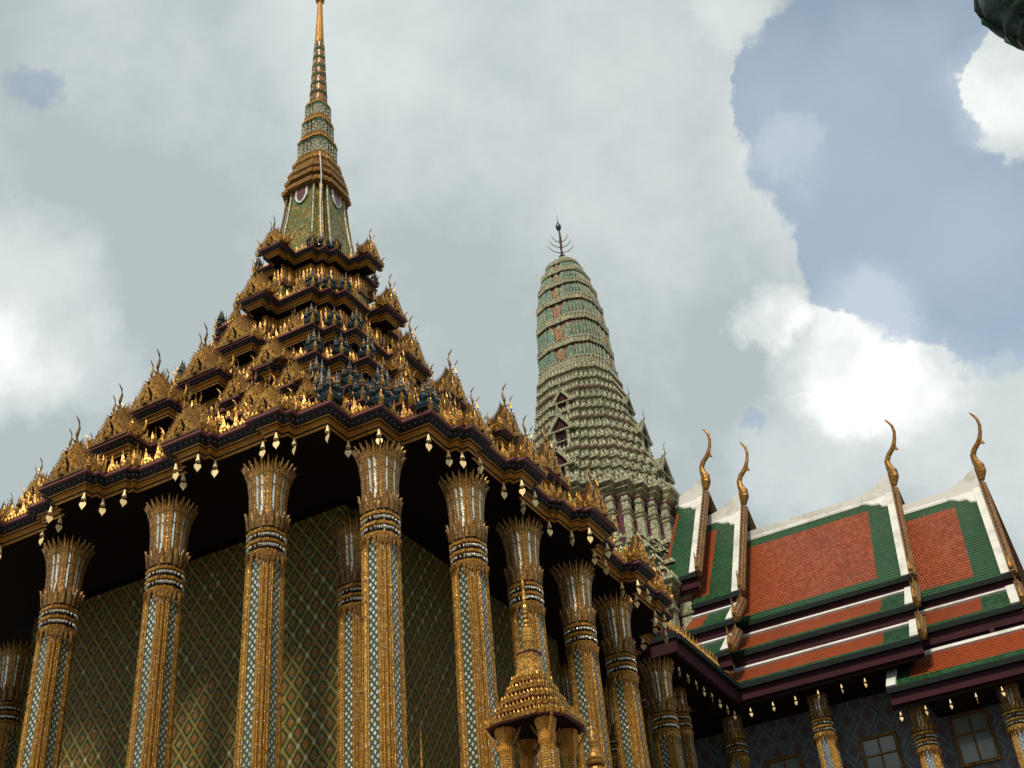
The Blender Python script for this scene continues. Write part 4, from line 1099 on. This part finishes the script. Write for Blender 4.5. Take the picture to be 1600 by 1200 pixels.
def window(x, z, w, h):
    y = PY-.307
    m = MB(); t_ = .007
    for a in ((x-w, x-w+t_, z-h, z+h), (x+w-t_, x+w, z-h, z+h), (x-w+t_, x+w-t_, z-h, z-h+t_), (x-w+t_, x+w-t_, z+h-t_, z+h)):
        m.box(a[0], a[1], y-.010, y+.002, a[2], a[3], GOLD2)
    m.box(x-.002, x+.002, y-.006, y-.001, z-h+t_, z+h-t_, GOLD2); m.box(x-w+t_, x-.0021, y-.0055, y-.001, z+.01, z+.014, GOLD2); m.box(x+.0021, x+w-t_, y-.0055, y-.001, z+.01, z+.014, GOLD2)
    o = m.build('window', K)
    g = MB(); g.box(x-w+t_, x+w-t_, y-.0035, y-.0005, z-h+t_, z+h-t_, GLASS); g.build('pane', o)
window(-.357, .845, .042, .056); window(-.557, .845, .042, .056); window(-.775, .845, .042, .056)
window(-.157, .845, .042, .056)
# gilt fins along the near arm's porch roof, with upturned naga end
m = MB()
for i in range(17):
    y = 2.275 + .020*i; x = PX+.452; z = 1.055
    m.tube([(x+.004, y, z), (x, y+.010, z+.014), (x-.003, y+.014, z+.030), (x, y+.013, z+.044)], [.006, .0055, .003, .0006], GOLDB, 6)
m.tube([(PX+.452, 2.262, 1.052), (PX+.452, 2.62, 1.052)], .006, GOLDP, 6)
for dx in (-.006, .010):
    m.tube([(PX+.452+dx, 2.61, 1.055), (PX+.456+dx, 2.64, 1.060), (PX+.460+dx, 2.655, 1.080), (PX+.456+dx, 2.650, 1.105), (PX+.462+dx, 2.662, 1.135)], [.007, .008, .006, .004, .0006], GOLD, 6)
m.build('naga_rail', K)

# ================================================================== WIND BELLS (each hangs from an eave, a thing of its own)
def make_bell():
    o = bpy.data.objects.new('wind_bell', None); C.objects.link(o)
    m = MB()
    m.lathe([(.0005, 0), (.0005, -.004)], IRON, 5); m.lathe([(.0006, -.003), (.0014, -.0035), (.0020, -.0065), (.0027, -.0105), (.0040, -.0150), (.0044, -.0172), (.0036, -.0174), (.001, -.0135)], BELLM, 12)
    a = m.build('bell', None, local=True, smooth=True); a.parent = o
    m = MB(); m.lathe([(.0003, -.0135), (.0003, -.0215)], IRON, 5); a = m.build('clapper_wire', None, local=True); a.parent = o
    m = MB(); pts = []
    hl = [(0, .0040), (.0012, .0052), (.0030, .0056), (.0048, .0046), (.0058, .0024), (.0057, -.0004), (.0044, -.0034), (.0024, -.0060), (.0009, -.0080), (0, -.0104)]
    pts = [(x, -.00045, -.0272+z) for x, z in hl] + [(-x, -.00045, -.0272+z) for x, z in hl[-2:0:-1]]
    m.prism(pts, (0, .0009, 0), LEAFM); a = m.build('bodhi_leaf', None, local=True); a.parent = o
    return o
BELL = make_bell()
ORD = ['first', 'second', 'third', 'fourth', 'fifth', 'sixth', 'seventh', 'eighth', 'ninth', 'tenth', 'eleventh', 'twelfth', 'thirteenth', 'fourteenth', 'fifteenth', 'sixteenth', 'seventeenth', 'eighteenth', 'nineteenth', 'twentieth', 'twenty-first', 'twenty-second', 'twenty-third', 'twenty-fourth']
def place_bell(p, label, group, sc=1.0, yaw=None):
    sc *= .84
    o = BELL.copy(); C.objects.link(o); o.location = W(p); o.scale = (sc,)*3
    o.rotation_euler = (random.uniform(-.05, .05), random.uniform(-.05, .05), random.uniform(0, 3.1) if yaw is None else yaw)
    for ch in BELL.children:
        c = ch.copy(); C.objects.link(c); c.parent = o
    return tag(o, label, 'wind bell', group)
inn = P_BASE
face_pts = []
def thin(pts):
    out = []
    for p in pts:
        if all(math.hypot(p[0]-q[0], p[1]-q[1]) > .020 for q in out): out.append(p)
    return out
pl = inset(plan_from_faces(P_BASE, (0, 0)), .016)
front = thin([p for p in pl if p[1] < -.44 and p[0] > -.20 and p[0] < p[1]*-1 - .02])
front.sort(key=lambda p: -p[0])
side = thin([p for p in pl if p[0] > .44 and -p[1] < p[0]-.02 and p[1] < .60])
side.sort(key=lambda p: p[1])
cn = max(pl, key=lambda p: p[0]-p[1] if abs(p[0]+p[1]) < .02 else -9)
ZS = .9745
def yawj(b): return b + random.uniform(-.9, .9)
place_bell((CX+cn[0], CY+cn[1], ZS), 'gilt wind bell with heart leaf under the foremost corner of the gilded hall eave', 'wind bells under the gilded hall eave', yaw=.5)
for i, p in enumerate(front[:24]):
    place_bell((CX+p[0], CY+p[1], ZS), '%s gilt wind bell left of the foremost corner of the gilded hall eave' % ORD[i], 'wind bells under the gilded hall eave', yaw=yawj(.45))
for i, p in enumerate(side[:24]):
    place_bell((CX+p[0], CY+p[1], ZS), '%s gilt wind bell right of the foremost corner of the gilded hall eave' % ORD[i], 'wind bells under the gilded hall eave', yaw=yawj(.45))
for i in range(8):
    place_bell((PX+.470, 2.29+.045*i, .966), '%s small wind bell along the short dark eave behind the gilded hall' % ORD[i], 'small wind bells under the tiled hall eave', .75)
for i in range(6):
    place_bell((PX+.50+.052*i, PY-.478, .972), '%s small wind bell under the long tiled eave, counted from the inner corner' % ORD[i], 'small wind bells under the tiled hall eave', .75)
for i in range(6):
    place_bell((PX+.815+.052*i, PY-.478, .884), '%s small wind bell under the lower right tiled eave' % ORD[i], 'small wind bells under the tiled hall eave', .75)
drop(BELL); drop(colA); drop(GABLE); drop(NAGA)

# ================================================================== SMALL GILDED PAVILION
BX, BY = -.588, 1.178; PK = .72
PAV = empty('miniature_pavilion', (BX, BY, TZ), 'small golden open pavilion with tiered roof and thin spire beside the columns', 'shrine')
cB = (BX, BY)
def psb(h, r=.86): return plan_from_faces(stair(h*PK, h*PK*.55, 2, r), cB)
ZE = .470
for f in range(4):
    sx, sy = ((1, -1), (1, 1), (-1, 1), (-1, -1))[f]
    m = MB(); x, y = BX+sx*.034*PK, BY+sy*.034*PK
    pp = plan_from_faces(stair(.0095*PK, .004*PK, 2, .75), (x, y))
    m.rings([[(a, b, z) for a, b in pp] for z in (TZ+.05, ZE-.016)], COLG)
    m.rings([[(x+(a-x)*k, y+(b-y)*k, z) for a, b in pp] for k, z in ((1.0, ZE-.030), (1.3, ZE-.024), (1.25, ZE-.013), (1.7, ZE))], GOLDP)
    for (dx, dy) in ((-sx, 0), (0, -sy)):
        m.tube([(x+dx*.008, y+dy*.008, ZE-.017), (x+dx*.013, y+dy*.013, ZE-.011), (x+dx*.019, y+dy*.019, ZE-.001)], [.003, .002, .0008], GOLD, 5)
    m.tube([(x+sx*.005, y+sy*.005, ZE-.028), (x+sx*.010, y+sy*.010, ZE-.014), (x+sx*.016, y+sy*.016, ZE-.001)], [.0008, .0018, .0014], GOLDP, 5)
    m.build('column', PAV)
m = MB()
m.rings([[(a, b, z) for a, b in psb(h)] for h, z in ((.066, TZ), (.066, TZ+.02), (.056, TZ+.026), (.056, TZ+.045), (.062, TZ+.05))], [MARBLE, GOLD2, GOLD, GOLD], cap1=True)
m.lathe([(.02, TZ+.05), (.018, TZ+.07), (.012, TZ+.10), (.014, TZ+.13), (.008, TZ+.15)], PURPLE, 10, cB)
m.build('base', PAV)
m = MB(); z = ZE; tiers_ = [(.0665, .000), (.0545, .0130), (.0440, .0260), (.0350, .0385), (.0280, .0500)]
m.fill(psb(.0600), z-.001, BLACK, True)
for i, (h, dz) in enumerate(tiers_):
    hn = tiers_[i+1][0] if i < 4 else .019
    zn = .0125
    m.rings([[(a, b, q) for a, b in psb(r)] for r, q in ((h-.006, z+dz-.001), (h, z+dz), (h+.001, z+dz+.003), (h-.003, z+dz+.0045), (hn-.004, z+dz+zn*.8), (hn-.006, z+dz+zn))], [PINK, GOLDB, GOLDB, GOLD, BLACK])
    m.row(psb(h-.001), z+dz+.003, .0046, .0036, .0064, GOLDB)
m.build('roof', PAV)
m = MB(); zb = z+.0615
m.rings([[(a, b, q) for a, b in psb(r)] for r, q in ((.0205, zb-0.00312), (.0175, zb+0.00780), (.0155, zb+0.02340), (.0175, zb+0.02574), (.0150, zb+0.02886))], [GOLDB, GOLDB, PINK, GOLDB], cap1=True)
m.lathe([(.0070, zb+0.02886), (.0078, zb+0.04680), (.0070, zb+0.05304), (.0058, zb+0.05616)], GOLDB, 10, cB)
for i in range(6): m.lathe([(.0022, zb+0.05616+.0058*i), (.0044-.0004*i, zb+0.05811+.0058*i), (.0044-.0004*i, zb+0.05967+.0058*i), (.0022, zb+0.06162+.0058*i)], GOLDB, 8, cB)
m.lathe([(.0028, zb+0.09126), (.0016, zb+0.10530), (.003, zb+0.10764), (.0012, zb+0.11076), (.0004, zb+0.13650)], GOLDB, 8, cB)
m.build('spire', PAV)

# gilt ringed post to the right of the pavilion, and the tip of another spire further left
def ringed_post(x, y, ztop, label, k=1.0):
    o = empty('ringed_post', (x, y, TZ), label, 'post', 'gilt ringed posts before the gilded hall')
    m = MB(); prof = [(.014*k, TZ), (.014*k, TZ+.02), (.007*k, TZ+.03), (.0065*k, ztop-.16)]
    m.lathe(prof, GOLD2, 10, (x, y)); m.build('pole', o)
    m = MB(); z = ztop-.16
    p = []
    for i, (r, hh) in enumerate(((.0125, .022), (.0115, .020), (.0105, .018), (.009, .016))):
        r *= k
        p += [(r*.6, z), (r*1.15, z+hh*.1), (r*1.2, z+hh*.22), (r*.9, z+hh*.3), (r, z+hh*.6), (r*.8, z+hh*.92)]; z += hh
    p += [(.004*k, z+.004), (.0055*k, z+.012), (.0025*k, z+.03), (.0015*k, z+.05), (.0003, ztop)]
    m.lathe(p, GOLD, 12, (x, y)); m.build('ringed_top', o)
    return o
ringed_post(-.560, 1.262, .545, 'gilt ringed post rising right behind the small golden pavilion')
ringed_post(-.713, 1.145, .501, 'thin gilt finial tip at the bottom edge between two tall columns', .6)

# ================================================================== LAMP cut by the top right corner
LX, LY, LZ = .0900, .8300, .8060
LX, LY, LZ = [c*1.0 for c in (az(1618, -15)*0.55)]
LAMP = empty('bronze_lamp', (LX, LY+.06, -1.6/S), 'dark green bronze lamp bulging into the top right corner', 'lamp')
m = MB()
m.lathe([(.0005, -.0300), (.006, -.0295), (.0135, -.0262), (.0150, -.0235), (.0148, -.0220), (.0180, -.0195), (.0190, -.0165), (.0180, -.0150), (.0200, -.0130), (.0235, -.0050), (.0240, .0020), (.0225, .0100), (.0180, .0190), (.0120, .0260), (.006, .0300), (.003, .0400), (.0006, .052)], LAMPM, 24, (0, 0))
for v in range(len(m.v)): x, y, z_ = m.v[v]; m.v[v] = (x+LX, y+LY, z_+LZ)
m.build('globe', LAMP, smooth=True)
m = MB()
for i in range(8):
    an = 2*math.pi*i/8
    m.tube([(LX+math.cos(an)*r, LY+math.sin(an)*r, LZ+z_) for r, z_ in ((.0155, -.0225), (.0200, -.0135), (.0240, -.005), (.0245, .003), (.0228, .011), (.0185, .0195))], [.0006, .0012, .0014, .0014, .0012, .0006], LAMPM, 5)
m.build('ribs', LAMP)
m = MB(); m.tube([(LX, LY, LZ+.045), (LX, LY+.015, LZ+.065), (LX+.0, LY+.045, LZ+.060), (LX, LY+.06, LZ+.03), (LX, LY+.06, -1.6/S)], [.002, .003, .003, .004, .006], LAMPM, 8)
m.build('post', LAMP)
